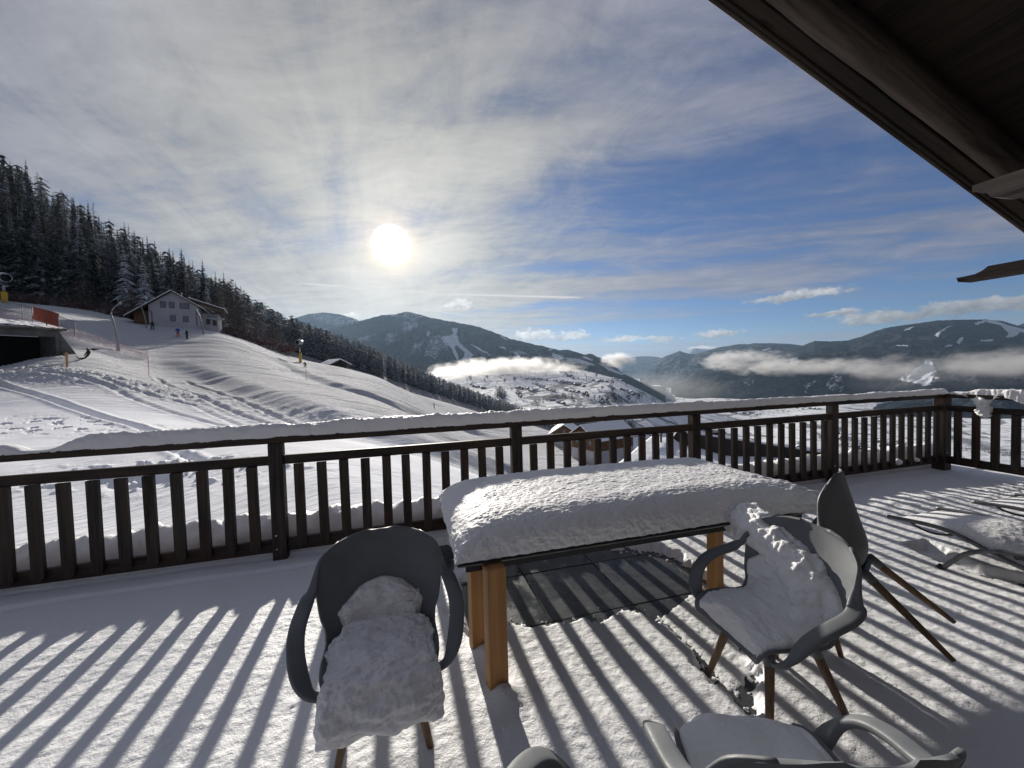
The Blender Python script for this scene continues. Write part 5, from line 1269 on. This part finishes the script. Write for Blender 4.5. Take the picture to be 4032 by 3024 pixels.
# ================================================================== PEOPLE
def clothmat(name, top, bot, zc, head=(.05, .05, .05), zh=1.5):
    m, n, b = newmat(name); b.inputs['Roughness'].default_value = .8
    x, y, z = n.sep(n.node('ShaderNodeTexCoord').outputs['Object'])
    c = n.mix(n.smooth(z, zc-.02, zc+.02), bot, top); c = n.mix(n.smooth(z, zh-.01, zh+.01), c, head); n.put(b.inputs['Base Color'], c); return m
def person(P, rz, mat, label, pose='stand', poles=False):
    root = empty('person', P, rz, label, 'person')
    if pose == 'stand':
        J = dict(pel=(0, 0, .95), che=(0, -.03, 1.30), nek=(0, -.02, 1.47), hed=(0, -.03, 1.56), top=(0, -.03, 1.74), lh=(.1, 0, .90), lk=(.15, -.06, .50), lf=(.17, .02, .10), lt=(.18, -.14, .05), rh=(-.1, 0, .90), rk=(-.14, -.05, .50), rf=(-.16, .03, .10), rt=(-.17, -.13, .05),
                 ls=(.2, -.02, 1.38), le=(.30, -.02, 1.12), lw=(.27, -.20, .95), rs=(-.2, -.02, 1.38), re=(-.30, -.02, 1.12), rw=(-.27, -.20, .95))
    else:
        J = dict(pel=(0, .18, .70), che=(0, -.08, 1.02), nek=(0, -.18, 1.16), hed=(0, -.24, 1.22), top=(0, -.30, 1.40), lh=(.1, .16, .66), lk=(.17, -.18, .48), lf=(.18, .02, .10), lt=(.18, -.14, .05), rh=(-.1, .16, .66), rk=(-.17, -.18, .48), rf=(-.18, .02, .10), rt=(-.18, -.14, .05),
                 ls=(.2, -.10, 1.10), le=(.38, -.12, .90), lw=(.36, -.38, .86), rs=(-.2, -.10, 1.10), re=(-.38, -.12, .90), rw=(-.36, -.38, .86))
    names = list(J); ix = {k: i for i, k in enumerate(names)}
    E = [('pel', 'che'), ('che', 'nek'), ('nek', 'hed'), ('hed', 'top'), ('pel', 'lh'), ('lh', 'lk'), ('lk', 'lf'), ('lf', 'lt'), ('pel', 'rh'), ('rh', 'rk'), ('rk', 'rf'), ('rf', 'rt'), ('che', 'ls'), ('ls', 'le'), ('le', 'lw'), ('che', 'rs'), ('rs', 're'), ('re', 'rw')]
    R_ = dict(pel=.16, che=.19, nek=.075, hed=.12, top=.10, lh=.12, lk=.09, lf=.075, lt=.06, rh=.12, rk=.09, rf=.075, rt=.06, ls=.09, le=.07, lw=.06, rs=.09, re=.07, rw=.06)
    me = bpy.data.meshes.new('body'); me.from_pydata([J[k] for k in names], [(ix[a], ix[b]) for a, b in E], []); me.materials.append(mat)
    o = link('body', me, root); sk = o.modifiers.new('skin', 'SKIN'); sk.use_smooth_shade = True
    sv = me.skin_vertices[0].data if me.skin_vertices else None
    if sv is None:
        bpy.context.view_layer.objects.active = o
        me.attributes  # skin layer is created with the modifier
    for k in names:
        me.skin_vertices[0].data[ix[k]].radius = (R_[k], R_[k])
    me.skin_vertices[0].data[0].use_root = True
    sb = o.modifiers.new('sub', 'SUBSURF'); sb.levels = 1; sb.render_levels = 1
    for x in (-.17, .17): MB().tube([(x, .75, .02), (x, -.7, .02), (x, -.88, .10)], (.045, .012), 6).build('ski', M_BLACK, root)
    if poles:
        for x in (-.3, .3): MB().tube([(x, -.22, 1.0), (x*1.3, .1, .02)], .012, 6).build('ski_pole', M_POLE, root)
person(gpos(609, 72), math.radians(30), clothmat('black_suit', (.02, .02, .025), (.02, .02, .02), .9, zh=1.5), 'skier in black standing by the left corner of the white house')
person(gpos(708, 69), math.radians(10), clothmat('blue_orange_suit', (.03, .09, .36), (.42, .075, .02), .92, (.35, .5, .6)), 'skier in blue jacket and orange trousers before the white house')
person(gpos(743, 68), math.radians(-20), clothmat('dark_suit', (.025, .02, .035), (.02, .02, .025), .9, (.2, .2, .25)), 'skier in dark clothing right of the orange trousers before the house')
person(gpos(1202, 92), math.radians(-120), clothmat('navy_sand_suit', (.015, .018, .03), (.18, .16, .07), .62, (.02, .02, .02), 1.2), 'crouching skier in dark jacket and pale trousers on the open piste', 'ski', True)
person(gpos(1705, 121), math.radians(-60), clothmat('dark_red_suit', (.02, .015, .02), (.22, .03, .02), .9), 'skier in dark jacket and red trousers just above the railing', 'stand', True)

# ================================================================== FOREST
def crownmat(name, dark, snow_amt, tint=(.62, .66, .72)):
    m, n, b = newmat(name); b.inputs['Roughness'].default_value = .85; b.inputs['Specular IOR Level'].default_value = .1
    g_ = n.node('ShaderNodeNewGeometry'); nx, ny, nz = n.sep(g_.outputs['Normal']); rnd = S(n, n.node('ShaderNodeObjectInfo').outputs['Random'])
    pos = g_.outputs['Position']; f = n.noise(pos, .9, 3, .7); f2 = n.noise(pos, 4.5, 2, .7)
    wht = n.smooth(f*.6+f2*.55+nz.abs()*.5, 1.30-snow_amt, 1.50-snow_amt)
    dk = n.mix(rnd, dark, tuple(c*1.7 for c in dark))
    n.put(b.inputs['Base Color'], n.mix(wht, dk, tint)); return m
M_CROWN = crownmat('spruce_crown', (.018, .026, .022), .36)
M_CROWN2 = crownmat('larch_crown', (.060, .048, .040), .30, (.5, .5, .52))
M_CROWN3 = crownmat('frosted_crown', (.04, .045, .045), .48)
M_TRUNK = simple('trunk_bark', (.045, .035, .03), .9)
def spruce_mesh(name, mat, seed, H=18., R=3.0, whorls=26, per=11, sparse=0., seg=3):
    r = np.random.RandomState(seed); V_, F_ = [], []
    for w in range(whorls):
        t = (w+r.uniform(-.3, .3))/(whorls); z = H*(.10+.90*t)
        rad = R*(1-t)**.9*(.78+.34*math.sin(w*2.4)**2)+.10
        n = max(4, int(per*(1-.45*t)))
        for k in range(n):
            if r.rand() < sparse: continue
            a = 2*math.pi*(k+r.uniform(-.35, .35))/n+w*.7; L = rad*r.uniform(.7, 1.15); c, s = math.cos(a), math.sin(a)
            dr = r.uniform(.35, .65)*L; wd = L*r.uniform(.13, .22)+.04; L *= r.choice([1., 1., .7, 1.2])
            pts = []
            for j in range(seg+1):
                q = j/seg; rr = L*q; zz = z+.10*L*math.sin(q*3.1)-dr*q**1.4; ww_ = wd*math.sin(math.pi*min(.93, q*.85+.15))
                pts.append((rr, zz, ww_))
            b = len(V_)
            for rr, zz, ww_ in pts:
                V_ += [(c*rr-s*ww_, s*rr+c*ww_, zz-ww_*.55), (c*rr, s*rr, zz), (c*rr+s*ww_, s*rr-c*ww_, zz-ww_*.55)]
            for j in range(seg):
                o = b+3*j; F_ += [(o, o+3, o+4, o+1), (o+1, o+4, o+5, o+2)]
    V_ += [(0, .06, H*.93), (.06, -.04, H*.93), (-.06, -.04, H*.93), (0, 0, H*1.03)]; q = len(V_)-4; F_ += [(q, q+1, q+3), (q+1, q+2, q+3), (q+2, q, q+3)]
    return V_, F_
def larch_mesh(seed, H=19., R=2.6, n=120, tw=.045, drop=.15, start=.18):
    r = np.random.RandomState(seed); m = MB()
    for k in range(n):
        t = start+(1-start)*(k+r.rand())/n; z = H*t; L = R*(1-t)**.75*r.uniform(.6, 1.15)+.25; a = r.uniform(0, 6.28); c, s = math.cos(a), math.sin(a)
        up = r.uniform(-.1, .25)
        p0 = np.array([0, 0, z]); p1 = p0+np.array([c*L*.55, s*L*.55, up*L*.5]); p2 = p0+np.array([c*L, s*L, up*L-drop*L])
        m.tube([p0, p1, p2], [tw, tw*.7, tw*.25], 3, False)
        for j in range(4):
            q = r.uniform(.25, 1.); pp = p0*(1-q)+p2*q+np.array([0, 0, .1*L*math.sin(3.1*q)]); a2 = a+r.choice([-1, 1])*r.uniform(.5, 1.2); l2 = L*r.uniform(.18, .4)
            m.tube([pp, pp+np.array([math.cos(a2)*l2, math.sin(a2)*l2, r.uniform(-.2, .2)*l2])], [tw*.55, tw*.2], 3, False)
    return m
protos = []
def make_tree(nm, crown_me, H, tr, label, cat, grp):
    root = empty(nm, (0, 0, 0), 0, label, cat, grp)
    link('crown', crown_me, root); MB().tube([(0, 0, -1.2), (0, 0, H*.35), (0, 0, H*.98)], [tr, tr*.75, tr*.15], 7).build('trunk', M_TRUNK, root, True); return root
for i in range(4):
    V_, F_ = spruce_mesh('c', M_CROWN, 10+i, 18, 2.3+.2*i, 40+i, 12)
    protos.append(('spruce_tree', make_tree('spruce_tree', raw_mesh('crown', V_, F_, M_CROWN, False), 18, .22, 'tall dark spruce dusted with snow in the hillside forest', 'spruce', 'snow dusted spruces of the hillside forest'), .8))
for i in range(2):
    V_, F_ = spruce_mesh('c', M_CROWN3, 30+i, 16, 2.6, 34, 11, .1)
    protos.append(('spruce_tree', make_tree('spruce_tree', raw_mesh('crown', V_, F_, M_CROWN3, False), 16, .2, 'heavily frosted pale spruce in the hillside forest', 'spruce', 'heavily frosted spruces of the hillside forest'), .8))
for i in range(2):
    protos.append(('larch_tree', make_tree('larch_tree', larch_mesh(50+i).mesh('crown', M_CROWN2), 19, .17, 'thin bare brownish larch rising out of the hillside forest', 'larch', 'bare larches of the hillside forest'), .8))
protos.append(('bare_tree', make_tree('bare_tree', larch_mesh(70, 13, 4.6, 170, .05, -.15, .15).mesh('crown', M_CROWN2), 11, .16, 'broad leafless tree with frosted twigs at the forest edge', 'bare tree', 'leafless trees at the forest edge'), .8))
reg()
# candidate positions
cand = []
r = np.random.RandomState(5)
for k in range(5200):
    s = r.rand(); t = r.rand()**1.25
    P = forest_pt(np.array(s), np.array(t)); cand.append((P, t))
# keep a minimum spacing that grows with distance
kept = []; cell = {}
for P, t in sorted(cand, key=lambda c: c[0][1]):
    d = P[1]; ms = 2.6+d*.006; ci = (int(P[0]/6), int(P[1]/6)); ok = True
    for a in (-1, 0, 1):
        for b in (-1, 0, 1):
            for q in cell.get((ci[0]+a, ci[1]+b), ()):
                if (q[0]-P[0])**2+(q[1]-P[1])**2 < ms*ms: ok = False; break
    if not ok: continue
    u, v = project(P)
    if u < -260 or u > 2250: continue
    if 575 < u < 905 and P[1] < 100: continue        # room for the house
    cell.setdefault(ci, []).append(P); kept.append((P, t))
kept.sort(key=lambda c: c[0][1])
fn_cross = [0]
ZONES = [(-900, 120, 'at the far left edge above the snow cannon'), (120, 330, 'left of the curved snow lance above the orange tarp'), (330, 560, 'left of the white house'), (560, 720, 'directly behind the white house'), (720, 900, 'right behind the roof of the white house'), (900, 1120, 'right of the white house'), (1120, 1300, 'around the tall yellow cannon post'), (1300, 4000, 'far down the hill beyond the dark hut')]
def zone(P):
    u = project(P)[0]
    return next(z[2] for z in ZONES if z[0] <= u < z[1])
KINDS = [('tall dark spruce dusted with snow', 'dark spruces')]*4+[('heavily frosted pale spruce', 'frosted spruces')]*2+[('thin bare brownish larch', 'bare larches')]*2+[('broad leafless tree with frosted twigs', 'leafless trees')]
first_used = set(); NIND = 300
def put_tree(pi, P, sc, rz):
    nm, root, _ = protos[pi]
    o = root if pi not in first_used else copy_tree(root); first_used.add(pi)
    zn = zone(P); o['label'] = KINDS[pi][0]+' '+zn; o['group'] = KINDS[pi][1]+' '+zn
    o.location = tuple(map(float, P)); o.rotation_euler = (r.uniform(-.02, .02), r.uniform(-.02, .02), rz); o.scale = (sc*r.uniform(.85, 1.1), sc*r.uniform(.85, 1.1), sc*r.uniform(.9, 1.1)); return o
inview = [(P, t) for P, t in kept]
def hfor(P, t):    # tree height by place
    u, v = project(P); h = np.interp(u, [-200, 300, 850, 1100, 1500, 2000], [20, 19, 17, 17, 19, 23]); return h*r.uniform(.78, 1.12)
edge_first = [k for k in inview]
rest = []
for n, (P, t) in enumerate(edge_first):
    h = hfor(P, t)
    if n < NIND-14:
        x = r.rand(); pi = (r.randint(0, 4) if x < .62 else (r.randint(4, 6) if x < .84 else r.randint(6, 8)))
        base_h = (18, 18, 18, 18, 16, 16, 19, 19)[pi]
        put_tree(pi, P, h/base_h, r.uniform(0, 6.28))
    else: rest.append((P, h))
# leafless trees beside the house and on the edge
for u, d, v, sc in ((880, 92, 1300, .95), (925, 96, 1312, 1.05), (965, 100, 1325, .9), (330, 84, 1222, .7), (1075, 128, 1362, .8), (1100, 122, 1372, .6), (430, 90, 1235, .6), (1010, 104, 1340, .8), (520, 88, 1245, .6)):
    P = at(u, v, d); put_tree(8, P-[0, 0, .6], sc, r.uniform(0, 6))
# the rest of the wood, one joined object
def joined(name, items, gens, mat, label=None, kind='stuff'):
    Vs, Ts, b = [], [], 0
    for P, h, k in items:
        V0, F0 = gens[k]; a = r.uniform(0, 6.28); c, s = math.cos(a), math.sin(a); sc = h
        x = V0[:, 0]*c-V0[:, 1]*s; y = V0[:, 0]*s+V0[:, 1]*c
        Vs.append(np.stack([P[0]+x*sc, P[1]+y*sc, P[2]+V0[:, 2]*sc], 1)); Ts.append(F0+b); b += len(V0)
    return link(name, raw_mesh(name, np.concatenate(Vs), np.concatenate(Ts), mat, False))
def gen_low(seed, wh=11, per=7, R=.165):
    V_, F_ = spruce_mesh('c', None, seed, 1., R, wh, per, 0, 1)
    V_ = V_[:-4]; F_ = F_[:-3]; m = MB(); return np.array(V_), np.array(F_)
gens = [gen_low(80+i, 17, 7, .12+.01*i) for i in range(5)]; print('REST', len(rest))
o = joined('distant_forest', [(P, h, r.randint(5)) for P, h in rest], gens, M_CROWN); tag(o, kind='stuff')
# reddish brushwood along the forest edge
def brush(name, line, n, hmin, hmax, spread, col):
    Vs, Fs = [], []
    for k in range(n):
        x = r.rand()*(len(line)-1); i = min(int(x), len(line)-2); f = x-i; u = line[i][0]*(1-f)+line[i+1][0]*f; v = line[i][1]*(1-f)+line[i+1][1]*f; d = line[i][2]*(1-f)+line[i+1][2]*f
        P = at(u, v, d)+np.array([r.normal()*.6, abs(r.normal())*spread, 0]); P[2] += (P[1]-d)*.28-.2
        for j in range(7):
            a = r.uniform(0, 6.28); l = r.uniform(hmin, hmax); tip = P+np.array([math.cos(a)*l*.6, math.sin(a)*l*.6, l*r.uniform(.5, 1)]); w = .035
            b = len(Vs); Vs += [P+[-w, 0, 0], P+[w, 0, 0], tip+[w*.5, 0, 0], tip+[-w*.5, 0, 0]]; Fs.append((b, b+1, b+2, b+3))
            md = P*.5+tip*.5; a2 = a+r.uniform(-1, 1); t2 = md+np.array([math.cos(a2)*l*.4, math.sin(a2)*l*.4, l*.3]); b = len(Vs); Vs += [md+[-w*.7, 0, 0], md+[w*.7, 0, 0], t2]; Fs.append((b, b+1, b+2))
    m, n_, bs = newmat(name+'_bark'); f = n_.noise(n_.node('ShaderNodeNewGeometry').outputs['Position'], .8, 4, .7)
    n_.put(bs.inputs['Base Color'], n_.mix(n_.smooth(f, .5, .68), col, (.42, .40, .42))); bs.inputs['Roughness'].default_value = .9
    tag(link(name, raw_mesh(name, Vs, Fs, m, False)), kind='stuff')
brush('brushwood', [(-120, 1150, 84), (0, 1172, 84), (150, 1196, 83), (300, 1222, 84), (450, 1246, 84), (580, 1262, 84)], 1500, .8, 2.3, 5., (.10, .055, .05))
brush('brushwood', [(855, 1310, 86), (950, 1335, 92), (1060, 1372, 100), (1140, 1396, 108)], 420, .5, 1.5, 2.5, (.11, .055, .045))

# ================================================================== VILLAGE
M_HW = simple('village_wall', (.11, .085, .065), .9); M_HWW = simple('village_white_wall', (.45, .44, .42), .9); M_HR = simple('village_roof_snow', (.62, .64, .68), .8)
def vhouse(wm):
    root = empty('village_house', (0, 0, 0), 0, 'village house', 'house', 'houses')
    w, l, h, ri = 10., 13., 5.2, 3.0
    V_ = [(-w/2, -l/2, -4), (w/2, -l/2, -4), (w/2, -l/2, h), (0, -l/2, h+ri), (-w/2, -l/2, h)]; V_ += [(a, l/2, c) for a, b, c in V_]
    MB().add(V_, [(0, 1, 2, 3, 4), (9, 8, 7, 6, 5), (1, 6, 7, 2), (0, 4, 9, 5)]).build('wall', wm, root)
    m = MB()
    for sd_ in (-1, 1):
        A_ = [(0, -l/2-1, h+ri+.1), (sd_*(w/2+1), -l/2-1, h-.5), (sd_*(w/2+1), l/2+1, h-.5), (0, l/2+1, h+ri+.1)]; A_ += [(a, b, c+.5) for a, b, c in A_]
        fs = [(0, 1, 2, 3), (7, 6, 5, 4), (0, 4, 5, 1), (1, 5, 6, 2), (2, 6, 7, 3)]; m.add(A_, [f[::-1] for f in fs] if sd_ > 0 else fs)
    m.build('roof', M_HR, root); return root
vh = [vhouse(M_HW), vhouse(M_HWW)]; reg(); vused = set()
def vz_at(x, y): return float(val_z(np.array([float(x)]), np.array([float(y)]))[0])
def valley_hit(u, v):      # where the sight line through (u, v) meets the valley ground
    w, t = raywz(u, v); d = np.exp(np.linspace(math.log(600), math.log(9000), 400)); z = val_z(w*d, d); zr = CAM_Z+t*d
    k = np.argmax(z > zr); return np.array([w*d[k], d[k], z[k]]) if z[k] > zr[k] else None
def put_house(u, v, sc, label, grp):
    P = valley_hit(u, v)
    if P is None: return
    i = 0 if r.rand() < .72 else 1; o = vh[i] if i not in vused else copy_tree(vh[i]); vused.add(i)
    o.location = tuple(P); o.rotation_euler = (0, 0, r.uniform(-.5, .5)+(math.pi/2 if r.rand() < .5 else 0)); o.scale = (sc,)*3; tag(o, label, 'house', grp)
c3 = lambda x, y: (1700+x*.4973, 1150+y*.4973)
clusters = [((660, 760), (830, 790), 13, 7, 'dark roofed house in the long western row of the hillside village', 'houses of the western village row'),
            ((820, 735), (980, 800), 12, 8, 'house in the dense middle of the hillside village', 'houses in the middle of the hillside village'),
            ((960, 700), (1220, 750), 16, 9, 'house on the upper village terrace below the fog bank', 'houses on the upper village terrace'),
            ((740, 690), (930, 700), 9, 5, 'house under the lower edge of the fog bank', 'houses under the fog bank'),
            ((1010, 630), (1120, 680), 10, 9, 'house at the top of the village hill', 'houses at the top of the village hill'),
            ((1050, 780), (1180, 800), 7, 6, 'house beside the head of the village road', 'houses beside the village road head'),
            ((940, 860), (1060, 890), 6, 6, 'house of the small lower hamlet left of the road', 'houses of the lower hamlet'),
            ((1260, 700), (1400, 720), 7, 5, 'house on the eastern shoulder of the village hill', 'houses on the eastern shoulder'),
            ((1390, 745), (1450, 770), 5, 5, 'house in the little cluster on the eastern slope', 'houses of the little eastern cluster'),
            ((1430, 690), (1560, 720), 8, 6, 'house along the eastern skyline of the village hill', 'houses along the eastern skyline'),
            ((1490, 765), (1620, 820), 8, 10, 'farmhouse scattered on the lower eastern slope', 'farmhouses on the lower eastern slope'),
            ((310, 735), (420, 770), 7, 7, 'house half hidden in mist behind the forest tips', 'houses in the mist')]
for a, b, n, jy, lb_, g_ in clusters:
    for k in range(n):
        f = (k+r.rand())/n; x = a[0]*(1-f)+b[0]*f; y = a[1]*(1-f)+b[1]*f+r.uniform(-1, 1)*jy; u, v = c3(x, y); put_house(u, v, r.uniform(.8, 1.25), lb_, g_)
for (u0, v0, u1, v1, n, jy, lb_, g_) in ((3060, 1765, 3260, 1800, 34, 16, 'house of the valley town seen between the balusters', 'houses of the valley town'), (3290, 1720, 3420, 1790, 26, 22, 'house of the valley town right of the fourth post', 'valley town houses right of the post'), (3450, 1745, 3660, 1790, 24, 18, 'house at the valley town edge left of the corner post', 'valley town houses by the corner'), (3130, 1610, 3240, 1608, 5, 3, 'big farm shed on the open valley floor', 'farm sheds on the valley floor'), (2880, 1630, 3000, 1632, 10, 5, 'house of the riverside row under the handrail', 'riverside houses')):
    for k in range(n):
        f = (k+r.rand())/n; put_house(u0*(1-f)+u1*f, v0*(1-f)+v1*f+r.uniform(-1, 1)*jy, r.uniform(.9, 1.5), lb_, g_)
# hillside trees: 60 individuals, hedges and copses as stuff
bush = larch_mesh(90, 1., .34, 34, .012, -.2, .15)
V_, F_ = spruce_mesh('c', None, 95, 1., .17, 12, 7, 0, 1)
sp_me = raw_mesh('crown', V_[:-4], F_[:-3], crownmat('valley_spruce', (.018, .024, .022), .2), False)
def blobtree(seed):
    r2 = np.random.RandomState(seed); Vs, Fs = [], []
    for k in range(70):
        c = r2.normal(size=3); c /= np.linalg.norm(c); c = c*r2.rand()**.4*np.array([.36, .36, .42])+[0, 0, .60]; s = .10
        q = r2.normal(size=(3, 3))*s; b = len(Vs); Vs += [c+q[0], c+q[1], c+q[2]]; Fs.append((b, b+1, b+2))
    return np.array(Vs), np.array(Fs)
bt = raw_mesh('crown', *blobtree(1), simple('bare_crown_far', (.055, .05, .045), .9), False)
def small_tree(me, nm, lb_, cat, g_):
    root = empty(nm, (0, 0, 0), 0, lb_, cat, g_); link('crown', me, root); MB().tube([(0, 0, -.1), (0, 0, .5)], .022, 5).build('trunk', M_TRUNK, root); return root
st = [small_tree(bt, 'bare_tree', 'rounded leafless tree standing in the snowy fields of the village hill', 'bare tree', 'leafless trees on the village hill'), small_tree(sp_me, 'spruce_tree', 'lone dark spruce in the snowy fields of the village hill', 'spruce', 'lone spruces on the village hill')]
reg(); su = set()
spots = [c3(x, y) for x, y in ((820, 655), (905, 660), (1185, 640), (1215, 665), (1225, 690), (1305, 670), (1160, 610), (1245, 640), (1140, 610), (740, 660), (655, 710), (580, 720), (440, 690), (420, 705), (280, 700), (305, 700), (1205, 840), (1225, 840), (1240, 845), (1290, 855), (1330, 850), (1350, 855), (1430, 800), (1440, 850), (1465, 860), (1350, 775), (1430, 730), (1350, 900), (1390, 880), (1060, 840), (1040, 835), (1110, 840), (680, 820), (700, 850), (540, 770), (560, 780), (1500, 870), (1640, 850), (1560, 860), (1480, 840), (985, 600), (1035, 600), (770, 640), (1120, 890), (1540, 740), (1555, 700))]
for u, v in spots:
    P = valley_hit(u, v)
    if P is None: continue
    i = 0 if r.rand() < .6 else 1; o = st[i] if i not in su else copy_tree(st[i]); su.add(i); o.location = tuple(P); h = r.uniform(15, 26); o.scale = (h, h, h); o.rotation_euler = (0, 0, r.uniform(0, 6))
items = []
def scatter(pts, n, jx, jy, h0, h1):
    for k in range(n):
        x = r.rand()*(len(pts)-1); i = min(int(x), len(pts)-2); f = x-i
        u = pts[i][0]*(1-f)+pts[i+1][0]*f+r.normal()*jx; v = pts[i][1]*(1-f)+pts[i+1][1]*f+r.normal()*jy; P = valley_hit(u, v)
        if P is not None: items.append((P, r.uniform(h0, h1), r.randint(3)))
for p, n, jx, jy, a, b in (([c3(530, 800), c3(540, 830), c3(580, 840)], 90, 10, 10, 16, 26), ([c3(810, 900), c3(870, 870), c3(960, 840), c3(1030, 825)], 110, 10, 5, 8, 14), ([c3(1420, 800), c3(1450, 860), c3(1475, 870)], 60, 6, 6, 10, 18),
        ([c3(620, 770), c3(800, 770), c3(980, 790)], 60, 6, 6, 8, 16), ([c3(680, 690), c3(800, 690), c3(940, 700)], 50, 6, 4, 8, 14), ([c3(950, 740), c3(1150, 730), c3(1250, 700), c3(1560, 720)], 110, 8, 5, 8, 14), ([c3(640, 800), c3(760, 835), c3(830, 800), c3(960, 790)], 60, 3, 2, 6, 10),
        ([c3(1240, 855), c3(1330, 880), c3(1420, 885)], 40, 3, 1.5, 6, 9), ([c3(1330, 905), c3(1500, 870), c3(1620, 880)], 50, 8, 3, 8, 14), ([c3(1010, 640), c3(1110, 630), c3(1110, 645)], 50, 8, 4, 10, 18), ([(2380, 1660), (2450, 1670), (2500, 1690), (2440, 1700)], 160, 14, 9, 12, 20),
        ([(2200, 1660), (2290, 1680), (2330, 1690)], 120, 16, 6, 12, 20), ([(2720, 1560), (2800, 1540), (2760, 1500), (2700, 1540)], 150, 30, 12, 12, 20), ([(2460, 1545), (2560, 1570), (2640, 1590)], 120, 30, 8, 10, 18), ([(3000, 1628), (3060, 1618), (3110, 1622)], 60, 8, 4, 10, 16), ([(3080, 1780), (3200, 1790), (3300, 1760), (3420, 1780)], 90, 25, 12, 8, 13), ([(3760, 1770), (3850, 1778), (3960, 1795), (4032, 1790)], 60, 12, 4, 9, 15)):
    scatter(p, n, jx, jy, a, b)
o = joined('hedgerow', items, [gen_low(120+i, 6, 5, .24) for i in range(3)], crownmat('hedge_twigs', (.035, .036, .036), .22)); tag(o, kind='stuff')
# village road
rp = [valley_hit(*c3(x, y)) for x, y in ((1143, 780), (1148, 820), (1160, 850), (1168, 880), (1155, 905), (1140, 925))]
rp = catmull([p for p in rp if p is not None], 60); V_ = []
for i, p in enumerate(rp):
    t = rp[min(i+1, 59)]-rp[max(i-1, 0)]; n_ = np.array([t[1], -t[0]])/np.hypot(t[0], t[1]); 
    for sgn in (-1, 1):
        q = p[:2]+n_*sgn*6.5; V_.append((q[0], q[1], vz_at(q[0], q[1])+1.0))
tag(link('village_road', raw_mesh('village_road', V_, grid_faces(60, 2), simple('slushy_asphalt', (.16, .165, .175), .7, .05, .3))), kind='structure')

# ================================================================== HAZE AND FOG
def volmat(name, col, dens, aniso=.3, expr=None):
    m = bpy.data.materials.new(name); m.use_nodes = True; nt = m.node_tree; nt.nodes.clear(); n = NT(nt)
    v = n.node('ShaderNodeVolumePrincipled'); v.inputs['Color'].default_value = (*col, 1); v.inputs['Anisotropy'].default_value = aniso
    if expr is None: v.inputs['Density'].default_value = dens
    else: n.put(v.inputs['Density'], expr(n))
    nt.links.new(v.outputs[0], n.node('ShaderNodeOutputMaterial').inputs['Volume']); return m
hz = MB().box(-14000, 24000, -400, 17500, -420, 1050).build('haze', volmat('haze_air', (.50, .72, 1.0), 2.3e-5, .4)); tag(hz, kind='stuff')
# fog banks: flattened lumps of cloud lying on the slopes
def ico(sub=3):
    import bmesh
    bm = bmesh.new(); bmesh.ops.create_icosphere(bm, subdivisions=sub, radius=1); V_ = np.array([v.co[:] for v in bm.verts]); F_ = [tuple(v.index for v in f.verts) for f in bm.faces]; bm.free(); return V_, F_
ICO = ico(3)
def fog(u, v, d, hw, hh, depth, dens, label, seed, k=2., an=.35):
    P = at(u, v, d); sc = d/1514.; R_ = np.array([hw*sc, depth*1.7, hh*sc*1.15])
    V_ = ICO[0]*R_
    def ex(n):
        tc = n.node('ShaderNodeTexCoord').outputs['Object']; x, y, z = n.sep(tc)
        rr = ((x/R_[0]).pow(2.)+(y/R_[1]).pow(2.)+(z/R_[2]).pow(2.)) if False else None
        ax, ay, az_ = x*(1/R_[0]), y*(1/R_[1]), z*(1/R_[2]); q = ax*ax+ay*ay+az_*az_
        nn = n.noise(n.comb(x*(1/(hh*sc*1.2))+seed, y*(1/(hh*sc*2.)), z*(1/(hh*sc*.8))), 1.0, 6, .7)
        return n.smooth(1.-q+(nn-.5)*k*1.2, .2, 2.1)*dens*1.35
    o = link('fog_bank', raw_mesh('fog_bank', V_, ICO[1], volmat('fog_'+str(seed), (.99, .99, 1.), 0, an, ex))); o.location = tuple(P)
    tag(o, kind='stuff'); o['label'] = label
fog(2000, 1448, 2480, 320, 42, 260, .0125, 'white fog bank lying between the mountain and the village hill', 1, 3.3, .5)
fog(1800, 1468, 2200, 140, 30, 200, .012, 'lower fog tongue behind the forest tips', 2, 2.8, .6)
fog(2430, 1420, 3500, 70, 34, 200, .016, 'small white cloud at the end of the left mountain', 3, 2.6, .5)
fog(2930, 1420, 4300, 190, 42, 300, .008, 'torn fog over the valley shoulder', 4, 3.6, .45)
fog(3150, 1445, 3400, 350, 34, 250, .0055, 'thin fog band across the forested slope', 5, 3.8)
fog(3480, 1450, 2900, 190, 55, 220, .0042, 'wispy fog left of the white clearing', 6, 3.6)
fog(3990, 1430, 2500, 340, 62, 260, .006, 'thick fog bank at the right edge', 7, 2.4)
fog(2600, 1530, 3600, 170, 75, 900, .0006, 'thin blue mist filling the valley floor', 8, 1.5, .5)
fog(3700, 1500, 3000, 420, 60, 300, .0009, 'faint mist on the lower right slope', 9, 2.2)
